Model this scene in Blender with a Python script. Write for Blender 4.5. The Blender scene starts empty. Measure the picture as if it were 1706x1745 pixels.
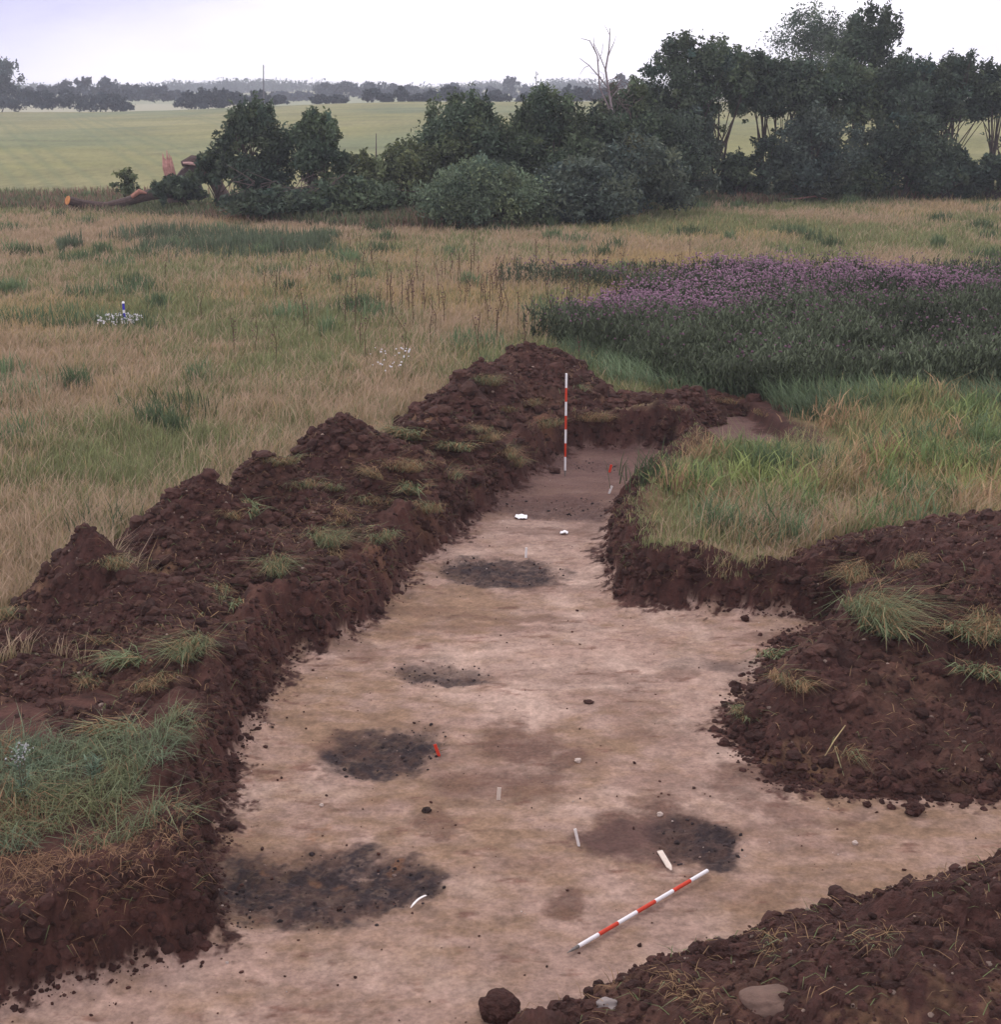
import bpy, math
import numpy as np
from mathutils import Vector

# ---------------------------------------------------------------- camera, light, exposure
S = bpy.context.scene
COL = S.collection
F, HC, YH, PW, PH = 2400.0, 7.06, 165.0, 1706.0, 1745.0
PITCH = math.atan((PH / 2 - YH) / F)
cd = bpy.data.cameras.new('camera'); cam = bpy.data.objects.new('camera', cd); COL.objects.link(cam)
cam.location = (0, 0, HC); cam.rotation_euler = (math.pi / 2 - PITCH, 0, 0)
cd.sensor_fit = 'HORIZONTAL'; cd.sensor_width = 36.0; cd.lens = 36.0 * F / PW
cd.clip_start = 0.1; cd.clip_end = 9000
S.camera = cam
SUN_EL, SUN_AZ = math.radians(52), math.radians(-35)      # azimuth from +Y towards +X
w = bpy.data.worlds.new('World'); S.world = w; w.use_nodes = True
nt = w.node_tree; nt.nodes.clear()
def N(t, k, **kw):
    n = t.nodes.new(k)
    for a, b in kw.items(): setattr(n, a, b)
    return n
out = N(nt, 'ShaderNodeOutputWorld'); bg = N(nt, 'ShaderNodeBackground'); bg.inputs[1].default_value = 0.1
sky = N(nt, 'ShaderNodeTexSky', sky_type='NISHITA'); sky.sun_disc = False
sky.sun_elevation = SUN_EL; sky.sun_rotation = SUN_AZ; sky.altitude = 20; sky.dust_density = 3
tc = N(nt, 'ShaderNodeTexCoord'); mp = N(nt, 'ShaderNodeMapping'); mp.inputs['Scale'].default_value = (1.2, 1.2, 5)
no = N(nt, 'ShaderNodeTexNoise'); no.inputs['Scale'].default_value = 1.9; no.inputs['Detail'].default_value = 5
nt.links.new(tc.outputs['Generated'], mp.inputs[0]); nt.links.new(mp.outputs[0], no.inputs['Vector'])
vd = N(nt, 'ShaderNodeVectorMath', operation='DISTANCE'); vd.inputs[1].default_value = (-0.36, 0.93, 0.10)
ms = N(nt, 'ShaderNodeMapping'); ms.inputs['Scale'].default_value = (1, 1, 2.4); ms.inputs['Location'].default_value = (0, 0, -0.10 * 1.4)
nt.links.new(tc.outputs['Generated'], ms.inputs[0]); nt.links.new(ms.outputs[0], vd.inputs[0])
r1 = N(nt, 'ShaderNodeMapRange'); r1.inputs[1].default_value = 0.02; r1.inputs[2].default_value = 0.34; r1.inputs[3].default_value = 1; r1.inputs[4].default_value = 0
nt.links.new(vd.outputs['Value'], r1.inputs[0])
r2 = N(nt, 'ShaderNodeMapRange'); r2.inputs[1].default_value = 0.35; r2.inputs[2].default_value = 0.7; r2.inputs[3].default_value = -0.3; r2.inputs[4].default_value = 0.6
nt.links.new(no.outputs[0], r2.inputs[0])
ad = N(nt, 'ShaderNodeMath', operation='ADD', use_clamp=True); nt.links.new(r1.outputs[0], ad.inputs[0]); nt.links.new(r2.outputs[0], ad.inputs[1])
cl = N(nt, 'ShaderNodeMix', data_type='RGBA'); cl.inputs['A'].default_value = (15.8, 15.1, 15.8, 1); cl.inputs['B'].default_value = (6.2, 6.0, 9.6, 1)
nt.links.new(ad.outputs[0], cl.inputs['Factor'])
mx = N(nt, 'ShaderNodeMix', data_type='RGBA'); mx.inputs['Factor'].default_value = 0.96
nt.links.new(sky.outputs[0], mx.inputs['A']); nt.links.new(cl.outputs['Result'], mx.inputs['B'])
sx_ = N(nt, 'ShaderNodeSeparateXYZ'); nt.links.new(tc.outputs['Generated'], sx_.inputs[0])
zr = N(nt, 'ShaderNodeMapRange'); zr.inputs[1].default_value = 0.05; zr.inputs[2].default_value = 0.5; zr.inputs[3].default_value = 1.1; zr.inputs[4].default_value = 0.9
nt.links.new(sx_.outputs[2], zr.inputs[0]); sc_ = N(nt, 'ShaderNodeVectorMath', operation='SCALE')
nt.links.new(mx.outputs['Result'], sc_.inputs[0]); nt.links.new(zr.outputs[0], sc_.inputs['Scale']); nt.links.new(sc_.outputs[0], bg.inputs[0]); nt.links.new(bg.outputs[0], out.inputs[0])
sd_ = bpy.data.lights.new('sun', 'SUN'); sd_.energy = 1.2; sd_.angle = math.radians(11); sd_.color = (1, .95, .88)
sun = bpy.data.objects.new('sun', sd_); COL.objects.link(sun)
sdir = Vector((math.sin(SUN_AZ) * math.cos(SUN_EL), math.cos(SUN_AZ) * math.cos(SUN_EL), math.sin(SUN_EL)))
sun.rotation_euler = sdir.to_track_quat('Z', 'Y').to_euler()
S.view_settings.view_transform = 'Standard'; S.view_settings.look = 'None'
S.view_settings.exposure = 0.0; S.view_settings.gamma = 1.0

# ---------------------------------------------------------------- helpers
CP, SP = math.cos(PITCH), math.sin(PITCH)
rng = np.random.default_rng(7)
def ray(px, py):
    a = (px - PW / 2) / F; b = -(py - PH / 2) / F
    return np.array([a, CP + b * SP, -SP + b * CP])
def flat(px, py, z=0.0):
    d = ray(px, py); t = (z - HC) / d[2]; return np.array([d[0] * t, d[1] * t, z])
def at(px, py, Y):
    d = ray(px, py); t = Y / d[1]; return np.array([d[0] * t, Y, HC + d[2] * t])
def h2(ix, iy, s):
    n = (ix.astype(np.int64) * 374761393 + iy.astype(np.int64) * 668265263 + s * 974634777) & 0xffffffff
    n = ((n ^ (n >> 13)) * 1274126177) & 0xffffffff
    n = ((n ^ (n >> 15)) * 2246822519) & 0xffffffff
    return ((n ^ (n >> 16)) & 0xffffff) / float(0xffffff)
def vn(x, y, s=0):
    ix = np.floor(x); iy = np.floor(y); fx = x - ix; fy = y - iy
    fx = fx * fx * (3 - 2 * fx); fy = fy * fy * (3 - 2 * fy)
    a = h2(ix, iy, s); b = h2(ix + 1, iy, s); c = h2(ix, iy + 1, s); d = h2(ix + 1, iy + 1, s)
    return (a * (1 - fx) + b * fx) * (1 - fy) + (c * (1 - fx) + d * fx) * fy
def fbm(x, y, f=1.0, o=4, s=0, g=0.5):
    r = 0; a = 1; t = 0
    for i in range(o):
        c, q = math.cos(0.6 * i + .3), math.sin(0.6 * i + .3)
        r = r + a * (vn((x * c - y * q) * f + 17.3 * i, (x * q + y * c) * f - 9.1 * i, s + i) - .5); t += a; a *= g; f *= 2.03
    return r / t * 2
def lumps(x, y, f, s):                                # cell bumps: broken clods
    x = x * f; y = y * f; ix = np.floor(x); iy = np.floor(y); best = np.full(x.shape, 9.0); val = np.zeros(x.shape)
    for dx in (-1, 0, 1):
        for dy in (-1, 0, 1):
            cx = ix + dx; cy = iy + dy
            px = cx + h2(cx, cy, s); py = cy + h2(cx, cy, s + 1)
            d = (px - x) ** 2 + (py - y) ** 2
            m = d < best; best = np.where(m, d, best); val = np.where(m, h2(cx, cy, s + 2), val)
    return np.sqrt(np.clip(1 - best, 0, 1)) * (0.3 + val)
def sst(a, b, x):
    t = np.clip((x - a) / (b - a), 0, 1); return t * t * (3 - 2 * t)
def inpoly(x, y, P):
    r = np.zeros(x.shape, bool); n = len(P)
    for i in range(n):
        x1, y1 = P[i]; x2, y2 = P[(i + 1) % n]
        if y1 == y2: continue
        c = ((y1 > y) != (y2 > y)) & (x < (x2 - x1) * (y - y1) / (y2 - y1) + x1); r ^= c
    return r
def polydist(x, y, P, closed=True):
    d = np.full(x.shape, 1e9); n = len(P)
    for i in range(n if closed else n - 1):
        x1, y1 = P[i]; x2, y2 = P[(i + 1) % n]; vx, vy = x2 - x1, y2 - y1
        t = np.clip(((x - x1) * vx + (y - y1) * vy) / (vx * vx + vy * vy + 1e-9), 0, 1)
        d = np.minimum(d, np.hypot(x - x1 - t * vx, y - y1 - t * vy))
    return d
def mixc(a, b, t):
    return a * (1 - t[..., None]) + np.asarray(b) * t[..., None]

def mesh_np(name, V, loops, sizes, mats, colors=None, smooth=False, parent=None, matidx=None, loc=None):
    me = bpy.data.meshes.new(name); V = np.asarray(V, np.float32)
    me.vertices.add(len(V)); me.vertices.foreach_set('co', V.ravel())
    loops = np.asarray(loops, np.int32).ravel(); me.loops.add(len(loops)); me.loops.foreach_set('vertex_index', loops)
    sizes = np.asarray(sizes, np.int32); st = np.concatenate([[0], np.cumsum(sizes)[:-1]]).astype(np.int32)
    me.polygons.add(len(sizes)); me.polygons.foreach_set('loop_start', st)
    if matidx is not None: me.polygons.foreach_set('material_index', np.asarray(matidx, np.int32))
    me.polygons.foreach_set('use_smooth', np.full(len(sizes), smooth))
    me.update(calc_edges=True)
    if colors is not None:
        c = np.ones((len(V), 4), np.float32); c[:, :3] = colors
        at_ = me.attributes.new('Col', 'FLOAT_COLOR', 'POINT'); at_.data.foreach_set('color', c.ravel())
    for m in (mats if isinstance(mats, (list, tuple)) else [mats]): me.materials.append(m)
    o = bpy.data.objects.new(name, me); COL.objects.link(o)
    if parent is not None: o.parent = parent
    if loc is not None: o.location = loc
    return o
def tag(o, label=None, cat=None, group=None, kind=None):
    if label: o['label'] = label
    if cat: o['category'] = cat
    if group: o['group'] = group
    if kind: o['kind'] = kind
    return o
def empty(name, loc, label, cat, group=None):
    o = bpy.data.objects.new(name, None); COL.objects.link(o); o.location = loc; o.empty_display_size = .2
    return tag(o, label, cat, group)
class MB:                                              # mesh builder in arrays
    def __init__(s): s.V = []; s.L = []; s.S = []; s.C = []; s.M = []; s.n = 0
    def add(s, V, loops, sizes, col=None, mi=0):
        V = np.asarray(V, float).reshape(-1, 3); s.V.append(V); s.L.append(np.asarray(loops).ravel() + s.n)
        s.S.append(np.asarray(sizes).ravel()); s.n += len(V); s.M.append(np.full(len(s.S[-1]), mi))
        c = np.zeros((len(V), 3)) if col is None else np.broadcast_to(np.asarray(col, float), (len(V), 3)); s.C.append(c)
    def tube(s, pts, rad, n=7, col=None, mi=0, cap=True, rough=0):
        pts = [np.asarray(p, float) for p in pts]; V = []
        for i, p in enumerate(pts):
            t = pts[min(i + 1, len(pts) - 1)] - pts[max(i - 1, 0)]; t /= (np.linalg.norm(t) + 1e-9)
            u = np.cross(t, (0, 0, 1) if abs(t[2]) < .9 else (1, 0, 0)); u /= np.linalg.norm(u); v = np.cross(t, u)
            for k in range(n):
                a = 2 * math.pi * k / n; r = rad[i] * (1 + rough * (rng.random() - .5)); V.append(p + r * (math.cos(a) * u + math.sin(a) * v))
        L = []; Z = []
        for i in range(len(pts) - 1):
            for k in range(n):
                a = i * n + k; b = i * n + (k + 1) % n; L += [a, b, b + n, a + n]; Z.append(4)
        if cap:
            L += list(range(n))[::-1]; Z.append(n); L += [(len(pts) - 1) * n + k for k in range(n)]; Z.append(n)
        s.add(V, L, Z, col, mi)
    def build(s, name, mats, parent=None, smooth=False, loc=None):
        V = np.concatenate(s.V)
        if loc is not None: V = V - np.asarray(loc)
        return mesh_np(name, V, np.concatenate(s.L), np.concatenate(s.S), mats, np.concatenate(s.C), smooth, parent, np.concatenate(s.M), loc)

def mat(name, col=None, rough=.9, attr=True, var=0.0, scale=8, bump=0.0, bscale=40, trans=0.0, detail=5, spec=.2, stretch=None):
    m = bpy.data.materials.new(name); m.use_nodes = True; t = m.node_tree; t.nodes.clear()
    o = N(t, 'ShaderNodeOutputMaterial'); b = N(t, 'ShaderNodeBsdfPrincipled'); b.inputs['Roughness'].default_value = rough
    b.inputs['Specular IOR Level'].default_value = spec
    if attr: src = N(t, 'ShaderNodeAttribute', attribute_name='Col').outputs['Color']
    else:
        r = N(t, 'ShaderNodeRGB'); r.outputs[0].default_value = (*col, 1); src = r.outputs[0]
    g = N(t, 'ShaderNodeTexCoord'); gv = g.outputs['Object']
    if stretch:
        q = N(t, 'ShaderNodeMapping'); q.inputs['Scale'].default_value = stretch; t.links.new(gv, q.inputs[0]); gv = q.outputs[0]
    if var:
        n = N(t, 'ShaderNodeTexNoise'); n.inputs['Scale'].default_value = scale; n.inputs['Detail'].default_value = detail; n.inputs['Roughness'].default_value = .65
        t.links.new(gv, n.inputs['Vector'])
        r = N(t, 'ShaderNodeMapRange'); r.inputs[1].default_value = .3; r.inputs[2].default_value = .7; r.inputs[3].default_value = 1 - var; r.inputs[4].default_value = 1 + var
        t.links.new(n.outputs[0], r.inputs[0]); v = N(t, 'ShaderNodeVectorMath', operation='SCALE')
        t.links.new(src, v.inputs[0]); t.links.new(r.outputs[0], v.inputs['Scale']); src = v.outputs[0]
    t.links.new(src, b.inputs['Base Color'])
    if bump:
        n = N(t, 'ShaderNodeTexNoise'); n.inputs['Scale'].default_value = bscale; n.inputs['Detail'].default_value = 6; n.inputs['Roughness'].default_value = .7
        t.links.new(gv, n.inputs['Vector']); u = N(t, 'ShaderNodeBump'); u.inputs['Strength'].default_value = bump; u.inputs['Distance'].default_value = .035
        t.links.new(n.outputs[0], u.inputs['Height']); t.links.new(u.outputs[0], b.inputs['Normal'])
    if trans:
        tr = N(t, 'ShaderNodeBsdfTranslucent'); t.links.new(src, tr.inputs[0]); x = N(t, 'ShaderNodeMixShader'); x.inputs[0].default_value = trans
        t.links.new(b.outputs[0], x.inputs[1]); t.links.new(tr.outputs[0], x.inputs[2]); t.links.new(x.outputs[0], o.inputs[0])
    else: t.links.new(b.outputs[0], o.inputs[0])
    return m
M_ground = mat('ground_soil', var=.24, scale=24, bump=.9, bscale=28, detail=10)
M_soil = mat('turned_soil', var=.42, scale=14, bump=1.0, bscale=40, detail=10)
M_grass = mat('grass_blades', rough=.8, trans=.3, spec=.1)
M_leaf = mat('leaves', rough=.75, trans=.22, spec=.15)
M_bark = mat('bark', rough=.95, var=.3, scale=6, bump=.6, bscale=12)
M_wood = mat('split_wood', rough=.9, var=.25, scale=5, bump=.4, bscale=20)
M_white = mat('white_paint', (.74, .71, .73), .45, False, var=.07, scale=14)
M_red = mat('red_paint', (.52, .045, .02), .45, False, var=.1, scale=14)
M_steel = mat('dull_steel', (.16, .14, .13), .5, False, var=.3, scale=30)
M_tag = mat('pale_wood', (.62, .52, .45), .8, False, var=.15, scale=30)
M_tagw = mat('white_wood', (.78, .73, .72), .8, False, var=.08, scale=30)
M_tagr = mat('red_plastic', (.62, .05, .025), .5, False, var=.08, scale=30)
M_paper = mat('paper', (.85, .83, .86), .8, False, var=.05, scale=20)
M_stone = mat('stone', rough=.85, var=.25, scale=9, bump=.5, bscale=18)
M_blue = mat('blue_paint', (.05, .045, .42), .5, False, var=.1, scale=20)
M_pole = mat('weathered_pole', (.12, .11, .12), .9, False, var=.2, scale=5)

# ---------------------------------------------------------------- terrain
MZ = 0.55
def wl(L, z=0.0): return [tuple(flat(x, y, z)[:2]) for x, y in L]
left_px = [(-260, 1760), (-60, 1712), (110, 1680), (350, 1600), (348, 1550), (352, 1440), (375, 1350), (404, 1270), (445, 1190), (485, 1115), (560, 1100), (640, 1045), (682, 980), (775, 905), (855, 840), (930, 792), (968, 766)]
TR = wl(left_px) + [(3.6, 28.65), (3.75, 27.9)] \
    + wl([(1110, 824), (1062, 862), (1056, 900), (1046, 945), (1056, 1005), (1095, 1026), (1210, 1040), (1430, 1052)]) + [(5.3, 17.2), (5.7, 15.9), (12, 15.4)] \
    + wl([(1950, 1400), (1720, 1478), (1600, 1518), (1520, 1540), (1400, 1566), (1290, 1605), (1160, 1660), (1000, 1695), (860, 1748), (800, 1800)], .42) \
    + [(-1, 7.5), (-6, 7.5)]
EXT = [(4.15, 27.3), (4.1, 29.0), (4.2, 30.6), (5.4, 30.7), (5.62, 29.6), (5.8, 28.3), (5.8, 27.2)]     # shallow cutting behind the grass island
LEDGE = wl(left_px[2:])
_ly = np.array([p[1] for p in LEDGE]); _lx = np.array([p[0] for p in LEDGE]); _o = np.argsort(_ly)
def TRX(y): return np.where(y < 28.8, np.interp(y, _ly[_o], _lx[_o]), -99)
HP = wl([(1430, 1035), (1395, 1078), (1340, 1084), (1330, 1125), (1272, 1195), (1250, 1243), (1290, 1292), (1350, 1332), (1440, 1345), (1720, 1356), (2150, 1362), (2150, 1050)])   # foot of the right heap
# stains on the stripped subsoil: (px, py, rx, ry, kind, strength)
ST = [(530, 1522, 205, 70, 'c', 1.0), (700, 1505, 60, 40, 'c', .9), (650, 1288, 98, 44, 'c', .95), (715, 1262, 50, 30, 'c', .7), (590, 1270, 50, 22, 'b', .7),
      (850, 975, 112, 27, 'c', .92), (800, 965, 60, 17, 'c', .7), (900, 985, 60, 17, 'b', .7), (750, 1148, 92, 24, 'c', .66), (770, 1163, 85, 7, 'c', .6), (720, 1118, 60, 10, 'c', .25),
      (1185, 1436, 88, 40, 'c', .82), (1220, 1440, 45, 28, 'c', .7), (1045, 1430, 78, 24, 'p', .95), (1115, 1432, 150, 54, 'b', .8), (1150, 1400, 80, 26, 'b', .5),
      (945, 868, 110, 20, 'c', .75), (900, 862, 50, 10, 'c', .4), (880, 1262, 75, 40, 'b', .75), (960, 1298, 40, 22, 'b', .7), (850, 1340, 130, 28, 'b', .6), (745, 1405, 38, 24, 'b', .65),
      (960, 1552, 42, 22, 'b', .75), (990, 795, 90, 12, 'c', .8), (1060, 775, 120, 9, 'b', .6), (1000, 830, 110, 9, 'b', .45), (1180, 1130, 90, 14, 'c', .25), (1110, 1362, 70, 16, 'b', .6), (1280, 1340, 90, 40, 'b', .65),
      (1350, 1385, 60, 22, 'b', .55), (1150, 1150, 40, 18, 'b', .45), (700, 1038, 120, 8, 'b', .4), (850, 1050, 130, 7, 'b', .5), (600, 1110, 60, 16, 'b', .5),
      (1400, 1080, 130, 14, 'b', .35), (1020, 1180, 60, 14, 'b', .3), (1120, 1250, 90, 20, 'b', .3), (1240, 1520, 130, 30, 'b', .25), (700, 1370, 260, 8, 'b', .25), (640, 1230, 170, 6, 'b', .2),
      (960, 1000, 90, 10, 'b', .4), (1250, 1135, 60, 16, 'c', .4), (1300, 1085, 50, 10, 'b', .4), (1010, 900, 30, 20, 'b', .4), (1440, 1395, 70, 6, 'b', .35), (1060, 790, 60, 30, 'b', .4), (1250, 735, 120, 60, 'p', .8)]
ST += [(1090, 1440, 120, 40, 'p', .55), (860, 1300, 190, 50, 'b', .35), (1190, 1330, 150, 26, 'b', .35), (960, 1150, 240, 12, 'b', .3), (1080, 1200, 60, 50, 'b', .3), (820, 1070, 200, 10, 'b', .35), (1100, 960, 80, 40, 'b', .35),
       (1010, 812, 130, 5, 'p', .7), (990, 850, 130, 6, 'b', .6), (1080, 770, 90, 4, 'c', .6), (930, 905, 100, 6, 'b', .5), (480, 1460, 120, 18, 'b', .4), (1330, 1430, 120, 26, 'b', .3), (900, 1480, 90, 22, 'b', .3), (560, 1420, 80, 10, 'b', .3)]
STW = []
ST.sort(key=lambda q: q[4] == 'c')
for (px, py, rx, ry, k, a) in ST:
    c = flat(px, py); e = flat(px + rx, py); n_ = flat(px, py - ry); f_ = flat(px, py + ry)
    STW.append((c[0], (n_[1] + f_[1]) / 2, e[0] - c[0], (n_[1] - f_[1]) / 2, k, a))

def far_z(x, y):
    zc = 2.55 + 3.0 * sst(-125, -20, x * 430 / np.maximum(y, 100))
    t = np.clip((y - 104) / 330, 0, 1); z = (zc - MZ) * (1 - (1 - t) ** 1.35)
    z = z - 4.5 * sst(440, 560, y)
    z = z + (22 + 9 * fbm(x, y, 1 / 700., 2, 90)) * sst(700, 1900, y)
    return z
def ground(x, y, ext=True):
    """height, colour, trench distance"""
    x = np.asarray(x, float); y = np.asarray(y, float)
    near = y < 36
    sd = np.full(x.shape, 5.0)
    if near.any():
        xs, ys = x[near], y[near]; d = polydist(xs, ys, TR); ins = inpoly(xs, ys, TR)
        sdn = np.where(ins, -d, d) + .13 * fbm(xs, ys, 1.6, 4, 3) + .13 * fbm(xs, ys, 5, 4, 5, .6); sd[near] = sdn
    return np.minimum(sd, ext_sd(x, y)) if ext else sd
def ext_sd(x, y):
    r = np.full(x.shape, 5.0); m = (x > 2) & (x < 8) & (y > 25) & (y < 34)
    if m.any():
        xs, ys = x[m], y[m]; d = polydist(xs, ys, EXT); r[m] = np.where(inpoly(xs, ys, EXT), -d, d) + .1 * fbm(xs, ys, 1.7, 3, 8)
    return r
def height(x, y, sd=None):
    x = np.asarray(x, float); y = np.asarray(y, float)
    if sd is None: sd = ground(x, y)
    s2 = ext_sd(x, y); em = s2 < 4
    if em.any(): sd = sd.copy(); sd[em] = ground(x[em], y[em], False)
    z = np.full(x.shape, MZ) + .10 * fbm(x, y, .12, 3, 11) * sst(1, 6, sd)
    z = z + np.where(y > 90, far_z(x, y), 0)
    wall = np.clip((sd + .03) / .27, 0, 1) ** .8
    lip = np.exp(-((sd - .42) / .28) ** 2)
    nr = y < 45
    if nr.any():
        q = np.zeros(x.shape)
        q[nr] = lip[nr] * (.10 + .30 * fbm(x[nr], y[nr], 1.3, 4, 21)) + np.clip(1.3 - np.abs(sd[nr] - .25) / .5, 0, 1) * (.16 * fbm(x[nr], y[nr], 3.5, 5, 23, .65) + .07 * lumps(x[nr], y[nr], 4, 31) + .035 * lumps(x[nr], y[nr], 11, 35))
        z = z + q
    pit = np.zeros(x.shape)
    for (cx, cy, rx, ry, k, a) in STW:
        if k == 'c' and a > .6: pit = np.maximum(pit, 1 - sst(.7, 1.1, np.hypot((x - cx) / rx, (y - cy) / ry)))
    fl = -.025 * pit + pit * (.06 * fbm(x, y, 5, 5, 45, .7)) + .022 * fbm(x, y, .7, 3, 41) + .008 * fbm(x, y * 2.2, 4, 4, 42)
    fl = fl + .16 * np.exp(-np.clip(-sd, 0, 9) / .10) + .07 * np.exp(-np.clip(-sd, 0, 9) / .3) * (.5 + fbm(x, y, 6, 3, 43))
    z = z - (.27 - .03 * fbm(x, y, 3, 3, 44)) * (1 - sst(-.02, .2, s2))
    return fl * (1 - wall) + z * wall
SOIL = np.array([.060, .0255, .0205])
def ground_color(x, y, sd):
    n1 = fbm(x, y, .5, 5, 51); n2 = fbm(x, y * 1.8, 3.0, 4, 52); n3 = fbm(x, y, 14, 3, 53)
    c = np.empty(x.shape + (3,)); c[:] = (.345, .227, .182)
    c = mixc(c, (.235, .145, .090), np.clip(.27 + .9 * n2 + 1.1 * n1, 0, .85))
    c = mixc(c, (.50, .36, .295), np.clip(.0 - .9 * n1 + .8 * fbm(x, y, 2.2, 4, 54), 0, .65))
    c = mixc(c, (.17, .085, .062), np.clip(fbm(x * .7, y * 1.7, 4, 5, 55, .6) * 2.6 - .75, 0, .8))
    wx = x + .20 * fbm(x, y, 1.6, 5, 61, .65); wy = y + .40 * fbm(x, y, 1.5, 5, 62, .65)
    tex = fbm(x, y, 7, 4, 63); edge = fbm(x, y, 3.6, 5, 64, .65); fin = fbm(x, y, 30, 3, 65); bmx = np.clip(1.8 * fbm(x, y, 4, 5, 80, .65) + .12, 0, .8)
    for (cx, cy, rx, ry, k, a) in STW:
        r = np.hypot((wx - cx) / rx, (wy - cy) / ry); m = a * (1 - sst(.66, 1.16, r + .4 * edge))
        tgt = {'c': (.021, .0145, .018), 'b': (.118, .060, .043), 'p': (.095, .052, .047)}[k]
        m = m * np.clip(.97 + .25 * tex + .4 * n3 + .3 * fin, 0.55, 1)
        tg = np.empty_like(c); tg[:] = tgt
        if k == 'c': tg = mixc(tg, (.075, .042, .033), bmx)
        c = c * (1 - np.clip(m, 0, .96)[..., None]) + tg * np.clip(m, 0, .96)[..., None]
    brn = np.clip(2.2 * fbm(x, y, 4.5, 4, 78, .6) - .1, 0, .55); lum_ = c.sum(-1); c = mixc(c, (.085, .048, .038), brn * (lum_ < .2))
    warm = np.clip(1.6 * fbm(x, y, 6, 3, 66) - .7, 0, .6) * np.exp(-((x + 1.6) ** 2 / 1.2 + (y - 12.3) ** 2 / .5))
    c = mixc(c, (.26, .12, .06), np.clip(warm * 1.6, 0, .6))
    c = c * np.clip(1 + .30 * n3 + .16 * fbm(x * .6, y * 2.2, 3.5, 4, 67) + .2 * fbm(x, y, 5, 5, 79, .7), .4, 1.6)[..., None]
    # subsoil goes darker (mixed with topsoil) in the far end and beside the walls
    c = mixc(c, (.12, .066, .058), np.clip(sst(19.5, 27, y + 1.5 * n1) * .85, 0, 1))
    soil = SOIL * np.clip(1 + .8 * fbm(x, y, 6, 5, 56, .65), .3, 2)[..., None]
    soil = mixc(soil, (.15, .075, .045), np.clip(fbm(x, y, 1.6, 4, 57) * 1.6 - .5, 0, .6))
    ws = sst(-.26, -.03, sd + .32 * fbm(x, y, 1.8, 4, 58) + .5 * fbm(x, y, 8, 4, 59, .7))
    ws = np.maximum(ws, sst(-.09, -.01, sd))
    c = c * (1 - ws[..., None]) + soil * ws[..., None]
    # meadow soil under the grass
    g = np.empty_like(c); g[:] = (.115, .105, .048)
    g = mixc(g, (.20, .135, .075), np.clip(.4 + .9 * fbm(x, y, .25, 4, 71), 0, 1))
    mg = sst(.35, .75, sd + .3 * fbm(x, y, 1.5, 3, 72))
    c = c * (1 - mg[..., None]) + g * mg[..., None]
    lb = sst(17.2, 16.2, y) * sst(-2.4, -2.8, x) * sst(-.1, .05, sd)
    lf = sst(13.5, 14.5, y) * sst(29.5, 28.8, y) * sst(-2.6, -2.1, x - TRX(y) + .4 * n1) * sst(.6, .2, x - TRX(y)) * sst(-.05, .1, sd)
    nh = (y > 11) & (y < 20) & (x > 1) & (x < 14); hp = np.zeros(x.shape); xa, ya = x[nh], y[nh]; dd = polydist(xa, ya, HP); dd = np.where(inpoly(xa, ya, HP), dd, -dd)
    hp[nh] = sst(-.28, -.02, dd + .22 * fbm(xa, ya, 1.6, 4, 68) + .45 * fbm(xa, ya, 8, 4, 69, .7)); lb = np.maximum(np.maximum(lb, lf), hp); c = c * (1 - lb[..., None]) + (soil * np.array([1.15, 1.15, 1.1])) * lb[..., None]
    # crop field
    k = np.empty_like(c); k[:] = (.172, .168, .064)
    k = mixc(k, (.20, .185, .085), np.clip(.35 + 1.1 * fbm(x * .6, y, 1 / 22., 4, 73), 0, 1))
    k = mixc(k, (.115, .14, .07), np.clip(1.5 * fbm(x, y * .4, 1 / 30., 3, 74), 0, .8))
    k = k * (1 + .3 * fbm(x * .8, y, .12, 4, 75) + .22 * fbm(x * 3, y, .8, 3, 75))[..., None]
    for (ax, ay, bx, by) in TRAM:
        dx, dy = bx - ax, by - ay; L = math.hypot(dx, dy); d = np.abs((x - ax) * dy / L - (y - ay) * dx / L)
        wd = .0009 * y
        k = mixc(k, (.09, .12, .06), np.clip(.32 * np.exp(-((d - 1.1) / (.3 + wd)) ** 2), 0, 1))
    mk = sst(-1, 1, y - np.interp(x, [-30, 5, 25], [88, 90, 98]) - .8 * fbm(x, y, .1, 2, 76))
    c = c * (1 - mk[..., None]) + k * mk[..., None]
    # far country
    q = np.empty_like(c); q[:] = (.22, .23, .12)
    q = mixc(q, (.30, .28, .17), np.clip(sst(-.05, .05, fbm(x, y, 1 / 260., 2, 77)), 0, 1))
    mk = sst(500, 560, y); return c * (1 - mk[..., None]) + q * mk[..., None]
def hit(px, py):
    d = ray(px, py); Ys = np.linspace(60, 3000, 12000); X = d[0] / d[1] * Ys; Z = HC + d[2] / d[1] * Ys
    g = MZ + np.where(Ys > 90, far_z(X, Ys), 0); i = np.argmax(Z < g); return X[i], Ys[i]
TRAM = []
for a, b in [((15, 215), (150, 322)), ((125, 205), (330, 330)), ((160, 203), (235, 232)), ((300, 192), (560, 262)), ((0, 262), (60, 318))]:
    p = hit(*a); q = hit(*b); TRAM.append((p[0], p[1], q[0], q[1]))

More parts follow.
